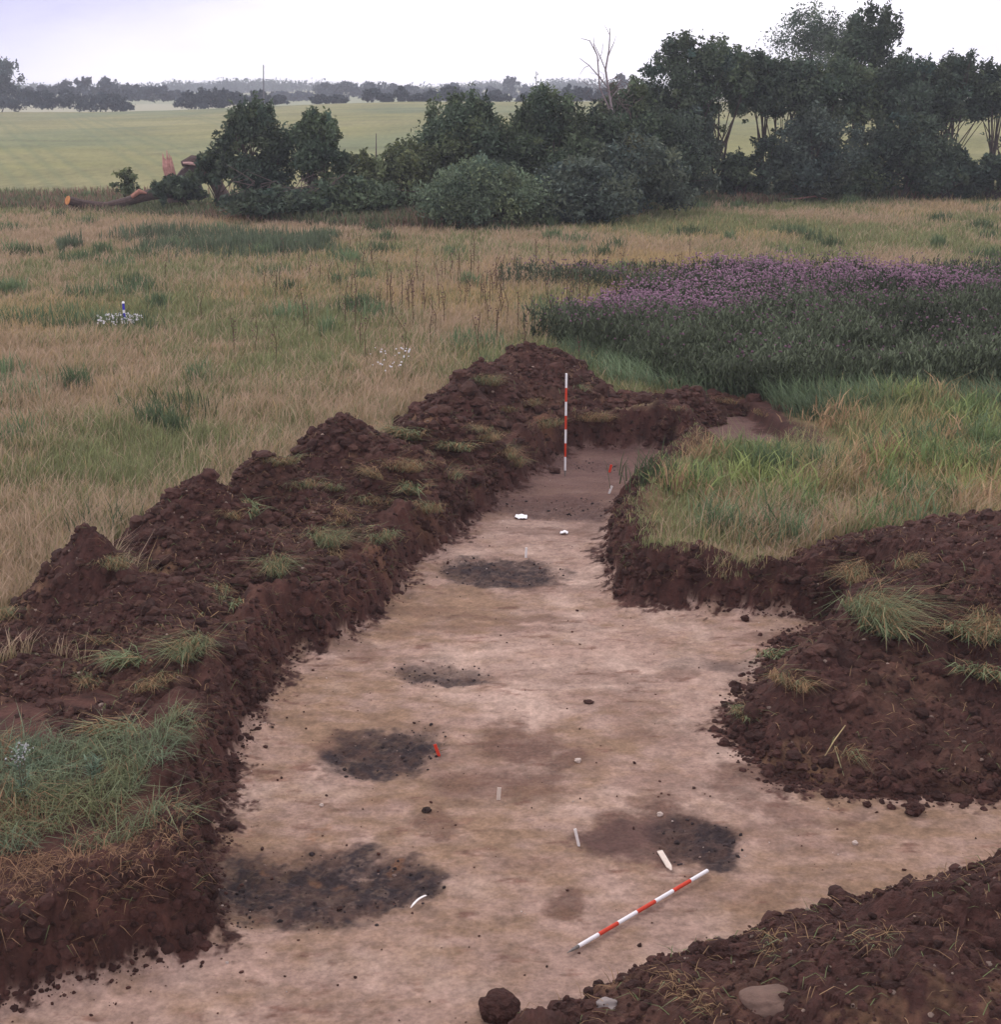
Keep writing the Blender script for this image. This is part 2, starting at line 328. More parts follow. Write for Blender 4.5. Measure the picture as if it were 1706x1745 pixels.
rows = np.concatenate([np.geomspace(5.5, 8.8, 60)[:-1], np.geomspace(8.8, 34, 900)[:-1], np.geomspace(34, 115, 230)[:-1], np.geomspace(115, 2000, 230)])
cols = np.linspace(-1, 1, 1100)
gy, gu = np.meshgrid(rows, cols, indexing='ij'); gx = gu * (gy * .56 + 1.2)
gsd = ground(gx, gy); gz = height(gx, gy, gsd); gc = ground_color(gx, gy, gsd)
nr_, nc_ = gx.shape; idx = np.arange(nr_ * nc_).reshape(nr_, nc_)
quads = np.stack([idx[:-1, :-1], idx[:-1, 1:], idx[1:, 1:], idx[1:, :-1]], -1).reshape(-1, 4)
tag(mesh_np('ground', np.stack([gx, gy, gz], -1).reshape(-1, 3), quads, np.full(len(quads), 4), M_ground, gc.reshape(-1, 3), True),
    kind='structure')
# land out to the sides and behind, one coarse skirt under the same surface
# ---------------------------------------------------------------- spoil heaps
def lobe(px, py, Y, slope=.62, sx=1., sy=1., r0=.28, rot=0.):
    p = at(px, py, Y); return (p[0], p[1], p[2], slope, sx, sy, r0, rot)
HEAPS = [
 dict(label='nearest brown spoil heap on the left, its sharp peak above the grass bank', L=[lobe(143, 886, 17.2, 1.15, .9, .8, .06), lobe(230, 975, 16.9, .62), lobe(20, 1062, 16.4, .6, r0=.4), lobe(60, 1125, 15.2, .6, r0=.4), lobe(300, 1060, 15.9, .42, r0=.4), lobe(180, 1200, 14.3, .36, r0=.5)]),
 dict(label='second spoil heap from the left, broad crest with fallen grass tufts', L=[lobe(345, 810, 19.9, .8, .85, .75, .18), lobe(300, 892, 19.3, .75), lobe(420, 900, 19.2, .48, r0=.4)]),
 dict(label='small pointed spoil heap with grass on its crest between two broader heaps', L=[lobe(452, 777, 21.2, .95, .85, .75, .2), lobe(520, 850, 20.8, .5, r0=.3)]),
 dict(label='conical spoil heap in the middle of the left row, dry tuft on its slope', L=[lobe(592, 704, 23.8, .8, .85, .75, .2), lobe(650, 745, 23.6, .7, r0=.3), lobe(545, 788, 23.2, .75)]),
 dict(label='spoil heap left of the upright rod with a pale grass mat down one side', L=[lobe(735, 692, 25.8, .85, .85, .75, .25), lobe(795, 728, 25.7, .75, r0=.3), lobe(690, 730, 25.6, .85)]),
 dict(label='tallest dark spoil heap behind the upright rod at the far end of the left row', L=[lobe(908, 590, 30.6, .68, 1, 1, .35), lobe(825, 617, 29.2, .85, 1, 1, .2), lobe(960, 640, 30.4, .62, r0=.3), lobe(780, 655, 28.0, .85)]),
 dict(label='low ragged spoil bank across the far end of the trench', L=[lobe(1075, 668, 29.9, .6, 1.3, .8, .2), lobe(1165, 660, 30.0, .8, .9, .8, .2), lobe(1120, 674, 29.9, .7, 1.5, .8, .2)]),
 dict(label='low rim of spoil curving behind the far side cutting', L=[lobe(1220, 677, 31.0, .8, 2.4, .9, .15), lobe(1290, 684, 30.9, .8, 2, .9, .15), lobe(1340, 700, 29.9, .8, .9, 2.0, .12), lobe(1362, 716, 29.0, .8, .9, 2.0, .12)]),
 dict(label='large spoil heap at the right with green weeds hanging from its shoulder', L=[lobe(1800, 868, 17.6, .46, 1.2, 1, .5), lobe(1640, 925, 17.3, .48, 1.2, 1, .3), lobe(1545, 985, 16.6, .46, 1, 1, .3), lobe(1372, 1068, 15.6, .8, 1, 1, .2), lobe(1470, 1090, 15.6, .48, r0=.4), lobe(1400, 1180, 14.9, .5, r0=.3), lobe(1330, 1230, 14.4, .5, r0=.2), lobe(1760, 1010, 16.2, .45, r0=.6), lobe(1640, 1120, 15.4, .45, r0=.5), lobe(1830, 1120, 15.4, .4, r0=.6), lobe(1500, 1260, 14.2, .35, r0=.4), lobe(1680, 1260, 14.2, .35, r0=.4), lobe(1850, 1240, 14.3, .35, r0=.4)]),
 dict(label='dark spoil heap filling the lower right corner with a boulder in its slope', L=[lobe(1830, 1462, 9.1, .85, 1.2, 1, .2), lobe(1700, 1492, 9.2, .85, 1.2, 1, .15), lobe(1590, 1532, 9.25, .85, 1.2, 1, .15), lobe(1460, 1578, 9.2, .85, 1.2, 1, .12), lobe(1340, 1606, 9.15, .85, 1.2, 1, .12), lobe(1250, 1618, 9.1, .8, 1.2, 1, .12), lobe(1060, 1672, 9.1, .8, 1.2, 1, .1), lobe(920, 1715, 8.95, .8, 1.2, 1, .1), lobe(1350, 1660, 8.6, .6, 1.4, 1, .3), lobe(1620, 1610, 8.5, .5, 1.4, 1, .4), lobe(1150, 1740, 8.4, .5, 1.5, 1, .3)]),
]
def heap_raw(h, x, y):
    z = np.full(np.shape(x), -9.0)
    for (cx, cy, zp, sl, sx, sy, r0, rot) in h['L']:
        r = np.hypot((x - cx) / sx, (y - cy) / sy)
        z1 = zp - sl * (np.sqrt(r * r + r0 * r0) - r0)
        z = np.maximum(z, z1)
    return z
def heap_z(i, x, y):
    h = HEAPS[i]; s = 100 + 10 * i
    xx = x + .18 * fbm(x, y, 1.2, 3, s); yy = y + .18 * fbm(x, y, 1.2, 3, s + 1)
    z = heap_raw(h, xx, yy)
    z = z + .13 * fbm(x, y, 1.5, 5, s + 2, .6) + .07 * (lumps(xx, yy, 2.2, s + 3) - .5) + .035 * (lumps(xx + .3 * xx, yy, 5.5, s + 4) - .5) * (1 + 2 * fbm(x, y, .8, 2, s + 9)) + .03 * fbm(x, y, 14, 3, s + 5)
    if i == 8:
        d = polydist(xx, yy, HP); d = np.where(inpoly(xx, yy, HP), d, -d) + .10 * fbm(x, y, 3, 4, s + 11)
        wu = sst(16.9, 17.7, y); sd = ground(x, y, False); up = z - 1.5 * np.clip(.30 - sd, 0, 9) - 1.5 * np.clip(-.05 - sd, 0, 9)
        return (np.minimum(z, 1.25 * d + .02)) * (1 - wu) + up * wu - .04
    sd = ground(x, y, False)
    return z - .05 - 1.5 * np.clip(.30 - sd, 0, 9) - 1.5 * np.clip(-.05 - sd, 0, 9)
HB = []
for i, h in enumerate(HEAPS):
    xs = [l[0] for l in h['L']]; ys = [l[1] for l in h['L']]; rad = [(l[2] + .1) / l[3] * max(l[4], l[5]) for l in h['L']]
    HB.append((min(a - r for a, r in zip(xs, rad)), max(a + r for a, r in zip(xs, rad)), min(a - r for a, r in zip(ys, rad)), max(a + r for a, r in zip(ys, rad))))
def all_heaps(x, y):
    z = np.full(x.shape, -9.0)
    for i, b in enumerate(HB):
        m = (x > b[0]) & (x < b[1]) & (y > b[2]) & (y < b[3])
        if m.any(): z[m] = np.maximum(z[m], heap_z(i, x[m], y[m]))
    return z

ICO = None
def ico():
    global ICO
    if ICO is None:
        import bmesh
        b = bmesh.new(); bmesh.ops.create_icosphere(b, subdivisions=2, radius=1)
        V = np.array([v.co[:] for v in b.verts]); Fc = np.array([[v.index for v in f.verts] for f in b.faces]); b.free()
        b = bmesh.new(); bmesh.ops.create_icosphere(b, subdivisions=1, radius=1)
        V1 = np.array([v.co[:] for v in b.verts]); F1 = np.array([[v.index for v in f.verts] for f in b.faces]); b.free()
        ICO = ((V, Fc), (V1, F1))
    return ICO
def clods(P, R, col, level=1, rough=.35):
    """many irregular lumps: returns verts, faces, colours"""
    V, Fc = ico()[0 if level == 2 else 1]; n = len(P); m = len(V)
    sc = rng.uniform(.65, 1.25, (n, 1, 3)); a = rng.uniform(0, 6.28, n)
    rr = 1 + rough * (rng.random((n, m, 1)) - .5) * 2
    W = V[None] * sc * rr * R[:, None, None]
    c, s = np.cos(a)[:, None], np.sin(a)[:, None]
    X = W[..., 0] * c - W[..., 1] * s; Y = W[..., 0] * s + W[..., 1] * c; W = np.stack([X, Y, W[..., 2] * .8], -1) + P[:, None]
    Fa = Fc[None] + (np.arange(n) * m)[:, None, None]
    return W.reshape(-1, 3), Fa.reshape(-1, 3), np.repeat(col, m, 0)

# grass blade clouds
def blades(mb, P, H, Wd, lean, yaw, cb, ct, mid=.5, flop=None):
    """5-vertex bent blades; lean = horizontal tip offset, yaw = its heading"""
    n = len(P); d = np.stack([np.cos(yaw), np.sin(yaw), np.zeros(n)], -1); fa = yaw + np.pi / 2 + rng.uniform(-.9, .9, n)
    sv = np.stack([np.cos(fa), np.sin(fa), np.zeros(n)], -1) * (Wd / 2)[:, None]
    up = np.array([0, 0, 1.]); h = H[:, None]; l = lean[:, None]
    m = P + d * l * .35 + up * h * .6; t = P + d * l + up * h * (1 if flop is None else flop[:, None])
    V = np.stack([P - sv, P + sv, m - sv * .8, m + sv * .8, t], 1).reshape(-1, 3)
    b = (np.arange(n) * 5)[:, None]
    L = (b + np.array([[0, 1, 3, 2, 2, 3, 4]])).ravel(); Sz = np.tile([4, 3], n)
    C = np.stack([cb, cb, cb * (1 - mid) + ct * mid, cb * (1 - mid) + ct * mid, ct], 1).reshape(-1, 3)
    mb.add(V, L, Sz, C)

def tuft(mb, p, r, n, h, green=.6, dirn=None, spread=1.0, broad=False):
    P = np.repeat(np.asarray(p, float)[None], n, 0); a = rng.uniform(0, 6.28, n); q = r * np.sqrt(rng.random(n)) * .5
    th = rng.uniform(0, 3.14); u = np.cos(a) * q * 1.5; v = np.sin(a) * q * .6; P[:, 0] += math.cos(th) * u - math.sin(th) * v; P[:, 1] += math.sin(th) * u + math.cos(th) * v
    H = h * 1.2 * rng.uniform(.25, 1.0, n); le = H * rng.uniform(.3, 1.3, n) * spread
    yaw = a + rng.normal(0, .5, n)
    if dirn is not None: yaw = dirn + rng.normal(0, .75, n); le = H * rng.uniform(.7, 2.4, n) * spread
    g = rng.random(n) < green * .8
    cg = np.array([.21, .25, .135]) * rng.uniform(.6, 1.35, (n, 1)); cs = np.array([.42, .27, .15]) * rng.uniform(.45, 1.15, (n, 1))
    ct = np.where(g[:, None], cg, cs); cb = ct * .8
    wdt = rng.uniform(.004, .010, n) * (2.6 if broad else 1)
    blades(mb, P, H, wdt, le, yaw, cb, ct, flop=rng.uniform(.25, 1, n))

# tufts as (heap, px, py, radius m, n, height, green, broad)
TUFTS = [(0, 190, 965, .28, 220, .22, .5, 0), (0, 330, 1110, .32, 420, .34, .85, 0), (0, 225, 1130, .22, 130, .24, .95, 1), (0, 205, 1250, .25, 150, .24, .6, 1), (0, 20, 1050, .2, 160, .3, .6, 0), (0, 260, 1165, .25, 160, .2, .3, 0), (0, 150, 1160, .2, 90, .2, .7, 0),
         (1, 425, 870, .3, 200, .25, .8, 1), (1, 470, 975, .3, 300, .34, .85, 0), (1, 395, 880, .2, 120, .2, .3, 0),
         (2, 480, 790, .25, 200, .22, .5, 0), (2, 545, 925, .35, 420, .36, .85, 0), (2, 515, 830, .25, 150, .25, .6, 0),
         (3, 680, 800, .35, 260, .3, .25, 0), (3, 640, 810, .25, 150, .25, .2, 0), (3, 568, 835, .16, 90, .22, .9, 0), (3, 700, 835, .3, 180, .25, .6, 1), (3, 725, 870, .3, 160, .3, .5, 0), (3, 650, 920, .25, 150, .28, .7, 0), (3, 730, 775, .3, 180, .25, .6, 0),
         (4, 690, 745, .35, 260, .3, .75, 1), (4, 830, 750, .3, 260, .25, .35, 0), (4, 775, 765, .3, 200, .25, .65, 1), (4, 860, 775, .35, 260, .28, .3, 0), (4, 880, 790, .25, 160, .25, .5, 0), (4, 815, 735, .25, 200, .22, .5, 0), (4, 720, 800, .25, 120, .2, .6, 0),
         (5, 828, 655, .3, 240, .3, .75, 0), (5, 905, 690, .3, 150, .25, .4, 0), (5, 988, 665, .2, 120, .2, .8, 0), (5, 935, 725, .35, 200, .25, .5, 0), (5, 1010, 720, .35, 280, .25, .15, 0), (5, 860, 700, .25, 120, .2, .4, 0),
         (6, 1100, 668, .35, 260, .18, .15, 0), (6, 1150, 700, .3, 100, .15, .3, 0), (7, 1230, 682, .4, 220, .16, .3, 0), (7, 1300, 705, .35, 120, .15, .2, 0),
         (8, 1480, 1050, .42, 620, .5, .9, 0), (8, 1470, 985, .4, 380, .36, .35, 0), (8, 1500, 1075, .3, 160, .34, .95, 1), (8, 1330, 1120, .28, 130, .2, .95, 1), (8, 1345, 1165, .25, 180, .25, .3, 0), (8, 1650, 1085, .3, 200, .3, .7, 1), (8, 1690, 1070, .35, 260, .36, .3, 0), (8, 1670, 1150, .25, 110, .25, .8, 1), (8, 1265, 1215, .2, 150, .14, .8, 0), (8, 1560, 960, .35, 200, .3, .3, 0), (8, 1600, 1075, .2, 70, .2, .2, 0), (8, 1440, 1290, .15, 40, .3, .5, 0),
         (9, 1330, 1620, .25, 70, .12, .3, 0), (9, 1180, 1690, .3, 90, .12, .2, 0), (9, 1500, 1600, .3, 60, .12, .4, 0)]
def hit_heap(i, px, py):
    d = ray(px, py); Ys = np.linspace(6, 60, 2600); X = d[0] / d[1] * Ys; Z = HC + d[2] / d[1] * Ys
    g = np.maximum(heap_z(i, X, Ys), height(X, Ys)); k = np.argmax(Z < g); return np.array([X[k], Ys[k], g[k]])

for i, h in enumerate(HEAPS):
    b = HB[i]; dist = max((b[2] + b[3]) / 2, 8); st = .0017 * dist
    b = (b[0], b[1], max(b[2], 5.0), b[3])
    xs = np.arange(b[0], b[1], st); ys = np.arange(b[2], b[3], st); X, Y = np.meshgrid(xs, ys)
    Z = heap_z(i, X, Y); G_ = height(X, Y); s = 100 + 10 * i
    keep = Z > G_ - .06; kq = keep[:-1, :-1] | keep[1:, :-1] | keep[:-1, 1:] | keep[1:, 1:]
    Z = np.where(keep, Z, np.minimum(Z, G_ - .05))
    n_, m_ = X.shape; id_ = np.arange(n_ * m_).reshape(n_, m_)
    q = np.stack([id_[:-1, :-1], id_[:-1, 1:], id_[1:, 1:], id_[1:, :-1]], -1)[kq]
    C = np.empty(X.shape + (3,)); C[:] = SOIL
    C = mixc(C, (.115, .058, .040), np.clip(.1 + 1.5 * fbm(X, Y, .9, 4, s + 6), 0, .9))
    C = mixc(C, (.22, .125, .07), np.clip(2.6 * fbm(X, Y, 1.4, 5, s + 7, .6) - .8, 0, .8))
    C = C * (1 + .5 * fbm(X, Y, 8, 3, s + 8))[..., None]
    us, inv = np.unique(q.ravel(), return_inverse=True)
    V = np.stack([X, Y, Z], -1).reshape(-1, 3)[us]; Cc = C.reshape(-1, 3)[us]; q = inv.reshape(-1, 4)
    c0 = np.array([h['L'][0][0], h['L'][0][1], MZ])
    mb = MB(); mb.add(V, q.ravel(), np.full(len(q), 4), Cc)
    # loose crumbs and lumps on the slopes
    vis = np.nonzero(V[:, 2] > np.minimum(MZ, 9) - .5)[0]
    n = int(min(7500, 900 * (b[1] - b[0]))) if i < 9 else 13000; pk = rng.choice(vis, n)
    P = V[pk] + rng.normal(0, .01, (n, 3)); R = np.clip(rng.lognormal(-4.1, .75, n), .007, .12) * (dist / 17 * .5 + .5) * (.62 if i == 9 else 1)
    cc = SOIL * rng.uniform(.6, 1.25, (n, 1)) + np.array([.025, .015, .010]) * rng.random((n, 1)) ** 2
    st_ = rng.random(n) < .018; cc[st_] = np.array([.30, .22, .18]) * rng.uniform(.6, 1.2, (st_.sum(), 1)); R[st_] = np.clip(R[st_], .01, .03)
    for bg_, lv in ((R > .03, 2), (R <= .03, 1)):
        v, f, c = clods(P[bg_], R[bg_], cc[bg_], lv, .22 if lv == 2 else .35); mb.add(v, f.ravel(), np.full(len(f), 3), c)
    e = empty('spoil_heap', tuple(c0), h['label'], 'spoil heap', 'excavation spoil heaps')
    mb.V = [v - c0 for v in mb.V]
    o = mb.build('soil', M_soil, e, smooth=False)
    # straws and roots strewn over the heap
    n = int(620 * max(1, (b[1] - b[0]) / 5)); pk = rng.choice(vis, n); P = V[pk].copy() - c0; P[:, 2] += .01
    mb = MB(); ln = rng.uniform(.05, .28, n); y_ = rng.uniform(0, 6.28, n)
    cs = np.array([.36, .23, .13]) * rng.uniform(.4, 1.1, (n, 1)); gg = rng.random(n) < .25; cs[gg] = np.array([.16, .2, .09])
    blades(mb, P, ln * rng.uniform(.1, .6, n), np.full(n, .005 + .0002 * dist), ln, y_, cs, cs, flop=rng.uniform(-.2, .8, n))
    tag(mb.build('straw', M_grass, e), kind='stuff')
    if i < 6:                                          # smaller torn turfs low on the slopes
        lv = np.nonzero((V[:, 2] > .62) & (V[:, 2] < 1.25) & (V[:, 0] > TRX(V[:, 1]) - 1.9))[0]
        for q in range(4):
            g0 = V[lv[int(rng.integers(len(lv)))]].copy(); g0[2] -= .02; mb = MB()
            tuft(mb, g0 - c0, rng.uniform(.2, .5), int(rng.integers(40, 130)), rng.uniform(.15, .3), rng.uniform(.1, .9), dirn=rng.uniform(-2.4, 0), broad=rng.random() < .2); mb.build('grass_tuft', M_grass, e)
    for (hi, px, py, r, n, hh, gr, br) in TUFTS:
        if hi != i: continue
        p = hit_heap(i, px, py); mb = MB(); g0 = np.array([p[0], p[1], p[2] - .03])
        tuft(mb, g0 - c0, r * 1.5, int(n * 1.2), hh * 1.05, gr, dirn=-1.57 + rng.uniform(-.9, .9), broad=bool(br))
        mb.build('grass_tuft', M_grass, e)

# ---------------------------------------------------------------- meadow grass
def poly_w(L, z=MZ): return [tuple(flat(x, y, z)[:2]) for x, y in L]
def sample_view(n, y0, y1, p=1.9, wide=.47):
    """positions whose density falls with distance (far grass drawn with fewer, wider blades)"""
    u = rng.random(n); a = 1 - p + 1
    Y = (y0 ** a + u * (y1 ** a - y0 ** a)) ** (1 / a) if abs(a) > 1e-6 else y0 * (y1 / y0) ** u
    return rng.uniform(-1, 1, n) * (Y * wide + .8), Y
ISL = poly_w([(1050, 830), (1150, 740), (1350, 735), (1480, 690), (1900, 700), (2000, 960), (1600, 1000), (1430, 960), (1200, 960), (1060, 980)])
THI = poly_w([(885, 575), (930, 560), (1010, 545), (1160, 500), (1250, 482), (1800, 480), (2000, 500), (2000, 690), (1706, 690), (1500, 672), (1370, 672), (1300, 690), (1180, 668), (1080, 640), (980, 606)])
SEDGE = poly_w([(190, 418), (320, 408), (560, 412), (560, 428), (430, 440), (280, 446), (200, 436)])
BANKL = poly_w([(-300, 1270), (120, 1265), (260, 1275), (345, 1240), (340, 1330), (335, 1440), (150, 1450), (-300, 1480)])
def grass_keep(x, y, lo=.5):
    sd = ground(x, y); g = height(x, y, sd); n = fbm(x, y, 1.2, 3, 201)
    keep = sd + .35 * n > np.where((x > 1.5) & (y > 19) & (y < 29), lo * .4, lo)
    nr = y < 40; hz = np.full(x.shape, -9.0); hz[nr] = all_heaps(x[nr], y[nr])
    keep &= hz < g + .03
    lefts = nr & (x < TRX(y)) & (x > TRX(y) - 1.9) & (y > 14.5)            # dug-over strip beside the cut
    keep &= ~lefts
    return keep, g, sd
STRAW = np.array([.52, .36, .19]); PINK = np.array([.50, .345, .27]); GREEN = np.array([.195, .205, .10]); DGREEN = np.array([.085, .115, .06]); LIME = np.array([.29, .315, .14])
mb = MB()
n = 860000; x, y = sample_view(n, 12, 99, 1.7)
k, g, sd = grass_keep(x, y); k &= ~inpoly(x, y, BANKL) & ~inpoly(x, y, ISL) | inpoly(x, y, ISL) & (rng.random(n) < .9)
inT = inpoly(x + 1.2 * fbm(x, y, .3, 4, 271), y + 1.8 * fbm(x, y, .25, 4, 272), THI); k &= ~inT | (rng.random(n) < .25)
k &= ~((y < 15) & (x < -2.6))
k &= y < np.interp(x, [-30, 5, 25], [87, 89, 97]); x, y, g, sd = x[k], y[k], g[k], sd[k]; n = len(x)
isl = inpoly(x, y, ISL)
f1 = fbm(x, y * .6, .13, 4, 210); f2 = fbm(x, y * .5, .3, 4, 211); f3 = fbm(x, y, 1.3, 3, 212)
gr = .44 + 1.2 * f1 + .9 * f2 + .35 * f3 + .25 * sst(60, 95, y) - .42 * sst(32, 22, y) * sst(-1.0, -3.0, x) + np.where(isl, .22, 0)
isg = rng.random(n) < np.clip(gr, .08, .94)
pk = rng.random(n) < np.clip(.5 + 1.6 * fbm(x, y, .11, 3, 213) + .25 * sst(35, 48, y), 0.05, .95)
ct = np.where(isg[:, None], GREEN * rng.uniform(.75, 1.5, (n, 1)), np.where(pk[:, None], PINK, STRAW) * rng.uniform(.7, 1.25, (n, 1)))
lm = isg & (rng.random(n) < .25 + .3 * isl); ct[lm] = LIME * rng.uniform(.7, 1.1, (lm.sum(), 1))
cb = np.where(isg[:, None], ct * .8, GREEN * .6 + STRAW * .4)
H = rng.uniform(.12, .44, n) * (1 + .7 * f3) * np.where(isg, .8, 1.05); H *= np.clip(sd / 1.2, .45, 1); H *= np.where(rng.random(n) < .04, 1.6, 1)
H = np.where(isl, H * (1.0 + .9 * np.clip(fbm(x, y, .7, 3, 214), -.5, .6)), H)
H *= np.where((y > 26) & (y < 31.5) & (x > 3.2) & (x < 6.8), .45, 1) * np.where((y > 21) & (y < 30) & (x > 1.2) & (x < 3.2), .6, 1)
wind = .4 + 1.2 * f2; yaw = np.where(rng.random(n) < .35, wind + rng.normal(0, .9, n), rng.uniform(0, 6.28, n))
blades(mb, np.stack([x, y, g - .02], -1), H, (.0025 + .00042 * y) * rng.uniform(.6, 1.4, n), H * rng.uniform(.1, 1.1, n), yaw, cb, ct)
tag(mb.build('meadow_grass', M_grass), 'tall straw coloured and green meadow grass across the field', 'grass', kind='stuff')

# scattered taller weeds in the meadow: dark green clumps and dock stems
mb = MB(); n = 170; x, y = sample_view(n, 20, 95, 1.4, .4); k, g, sd = grass_keep(x, y, 1.1)
for a, b, c in zip(x[k], y[k], g[k]):
    m = int(rng.integers(40, 150)); r = rng.uniform(.12, .5); q = np.stack([a + rng.normal(0, r, m), b + rng.normal(0, r, m), np.full(m, c)], -1)
    cc = DGREEN * rng.uniform(.7, 1.7) * rng.uniform(.7, 1.3, (m, 1)); H = rng.uniform(.3, .7, m)
    blades(mb, q, H, np.full(m, .008 + .0007 * b), H * rng.uniform(.1, .6, m), rng.uniform(0, 6.28, m), cc, cc * 1.2)
for j in range(150):
    a, b = rng.uniform(1.6, 10.5), rng.uniform(19.8, 33)
    if (b > 25.5 and a < 6.8) or a < 2.9: continue
    if not inpoly(np.array([a]), np.array([b]), ISL)[0]: continue
    kk, gg, s_ = grass_keep(np.array([a]), np.array([b]), .45)
    if not kk[0]: continue
    m = int(rng.integers(60, 220)); rd = rng.uniform(.12, .4); q = np.stack([a + rng.normal(0, rd, m), b + rng.normal(0, rd, m), np.full(m, gg[0])], -1); q[:, 2] += rng.uniform(0, .35, m) * (rng.random(m) < .5)
    cc = [np.array([.15, .20, .085]), np.array([.23, .27, .10]), np.array([.12, .165, .085]), np.array([.33, .22, .13])][int(rng.integers(4))] * rng.uniform(.6, 1.4, (m, 1)); H = rng.uniform(.08, .45, m)
    blades(mb, q, H, rng.uniform(.012, .035, m), H * rng.uniform(.3, 1.3, m), rng.uniform(0, 6.28, m), cc, cc * 1.15)
n = 150; px = rng.normal(800, 190, n); py = rng.normal(520, 38, n)
for a, b in zip(px, py):
    p = flat(a, b, MZ); Hh = rng.uniform(.7, 1.25); m = 5
    mb.tube([p, p + (rng.normal(0, .04), 0, Hh * .6), p + (rng.normal(0, .08), 0, Hh)], [.008 + .0001 * p[1]] * 2 + [.008], 3, (.13, .09, .055), cap=False)
    q = np.repeat(p[None], m, 0); q[:, 2] += np.linspace(.45, .95, m) * Hh
    v, f, c = clods(q + rng.normal(0, .04, (m, 3)), np.full(m, .024), np.tile([(.17, .095, .09)], (m, 1))); mb.add(v, f.ravel(), np.full(len(f), 3), c)
tag(mb.build('meadow_weeds', M_grass), 'dark green weed clumps and reddish dock stems scattered in the meadow', 'weeds', kind='stuff')

# bank at the lower left: matted green grass and hay
mb = MB(); n = 38000
x = rng.uniform(-8.5, -2.75, n); y = rng.uniform(10.3, 15.6, n); sd = ground(x, y); g = height(x, y, sd); hz = all_heaps(x, y)
dens = inpoly(x, y, BANKL); hay = ~dens & (sd > .12) & (y < 13.3)
k = ((dens & (sd > .2)) | (hay & (rng.random(n) < .55))) & (hz < g + .1); x, y, g, sd, hay = x[k], y[k], g[k], sd[k], hay[k]; n = len(x)
gr = (rng.random(n) < np.clip(.75 + .9 * fbm(x, y, .9, 3, 220), .15, .95)) & ~hay
cl_ = fbm(x, y, 2.2, 4, 222); kk = cl_ > -.28 - .5 * hay; x, y, g, sd, hay, gr, cl_ = [q[kk] for q in (x, y, g, sd, hay, gr, cl_)]; n = len(x)
ct = np.where(gr[:, None], (np.array([.17, .20, .115]) + np.array([.04, .01, -.02]) * fbm(x, y, 1.5, 3, 223)[:, None]) * rng.uniform(.7, 1.5, (n, 1)), np.array([.34, .2, .12]) * rng.uniform(.5, 1.2, (n, 1)))
H = rng.uniform(.06, .34, n) * (1 + .9 * cl_) * np.where(hay, .5, 1); yaw = np.where(rng.random(n) < .5, -.3 + rng.normal(0, .8, n), rng.uniform(0, 6.28, n))
blades(mb, np.stack([x, y, g - .01], -1), H, rng.uniform(.004, .011, n), H * rng.uniform(.4, 2.2, n), yaw, ct * .8, ct, flop=rng.uniform(.1, 1, n))
tag(mb.build('bank_grass', M_grass), 'matted blue green grass and brown hay on the bank at lower left', 'grass', kind='stuff')

# straw and roots hanging at the cut edges
mb = MB(); per = []
for i in range(len(TR) - 4):
    a = np.array(TR[i]); b = np.array(TR[i + 1]); L = np.linalg.norm(b - a); m = int(L * 120)
    t = rng.random(m)[:, None]; per.append(a + (b - a) * t)
P2 = np.concatenate(per) + rng.normal(0, .16, (sum(map(len, per)), 2)); sd = ground(P2[:, 0], P2[:, 1]); k = (sd > .03) & (sd < .6); P2 = P2[k]
z = height(P2[:, 0], P2[:, 1]); hz = all_heaps(P2[:, 0], P2[:, 1]); z = np.maximum(z, hz); n = len(P2)
cs = np.array([.30, .185, .105]) * rng.uniform(.3, 1.15, (n, 1)); gg = (rng.random(n) < .3); cs[gg] = np.array([.15, .18, .08]) * rng.uniform(.6, 1.2, (gg.sum(), 1))
ln = rng.uniform(.08, .3, n)
blades(mb, np.stack([P2[:, 0], P2[:, 1], z], -1), ln * rng.uniform(.1, .6, n), np.full(n, .009), ln, rng.uniform(0, 6.28, n), cs * .8, cs, flop=rng.uniform(-.9, .9, n))
tag(mb.build('edge_straw', M_grass), 'dry straw and torn roots hanging along the trench edges', 'straw', kind='stuff')

# thistle stand
mb = MB()
def bl(px, py, rx, ry, a):
    c = flat(px, py, MZ); e = flat(px + rx, py, MZ); n1 = flat(px, py - ry, MZ); f1 = flat(px, py + ry, MZ); return (c[0], (n1[1] + f1[1]) / 2, e[0] - c[0], (n1[1] - f1[1]) / 2, a)
FL = [bl(1120, 548, 220, 26, .42), bl(1450, 530, 260, 22, .25), bl(1400, 507, 230, 17, 1.1), bl(1560, 510, 160, 15, .6), bl(1250, 522, 120, 16, .45), bl(1080, 552, 170, 26, .8), bl(1250, 560, 200, 22, .3), bl(1600, 540, 150, 16, .2), bl(1650, 620, 80, 30, .08), bl(1000, 482, 140, 13, .5), bl(1180, 500, 60, 12, .8)]
def fl_d(x, y): return sum(a * np.exp(-((x - cx) / rx) ** 2 - ((y - cy) / ry) ** 2) for cx, cy, rx, ry, a in FL)
n = 26000; x, y = sample_view(n, 31, 66, 1.3, .5); x = np.abs(x) - .5
D2 = poly_w([(840, 488), (1000, 470), (1200, 475), (1190, 500), (950, 498)])
xw = x + 1.2 * fbm(x, y, .3, 4, 271); yw = y + 1.8 * fbm(x, y, .25, 4, 272); k = (inpoly(xw, yw, THI) | (inpoly(x, y, D2) & (rng.random(n) < .6))); x, y = x[k], y[k]; n = len(x)
g = height(x, y); fd = fl_d(x, y) * (1 + .8 * fbm(x, y, .8, 3, 231))
Hh = rng.uniform(.75, 1.15, n) * (1 + .6 * fbm(x, y, .5, 4, 230)) * np.where(inpoly(x, y, D2), .75, 1)
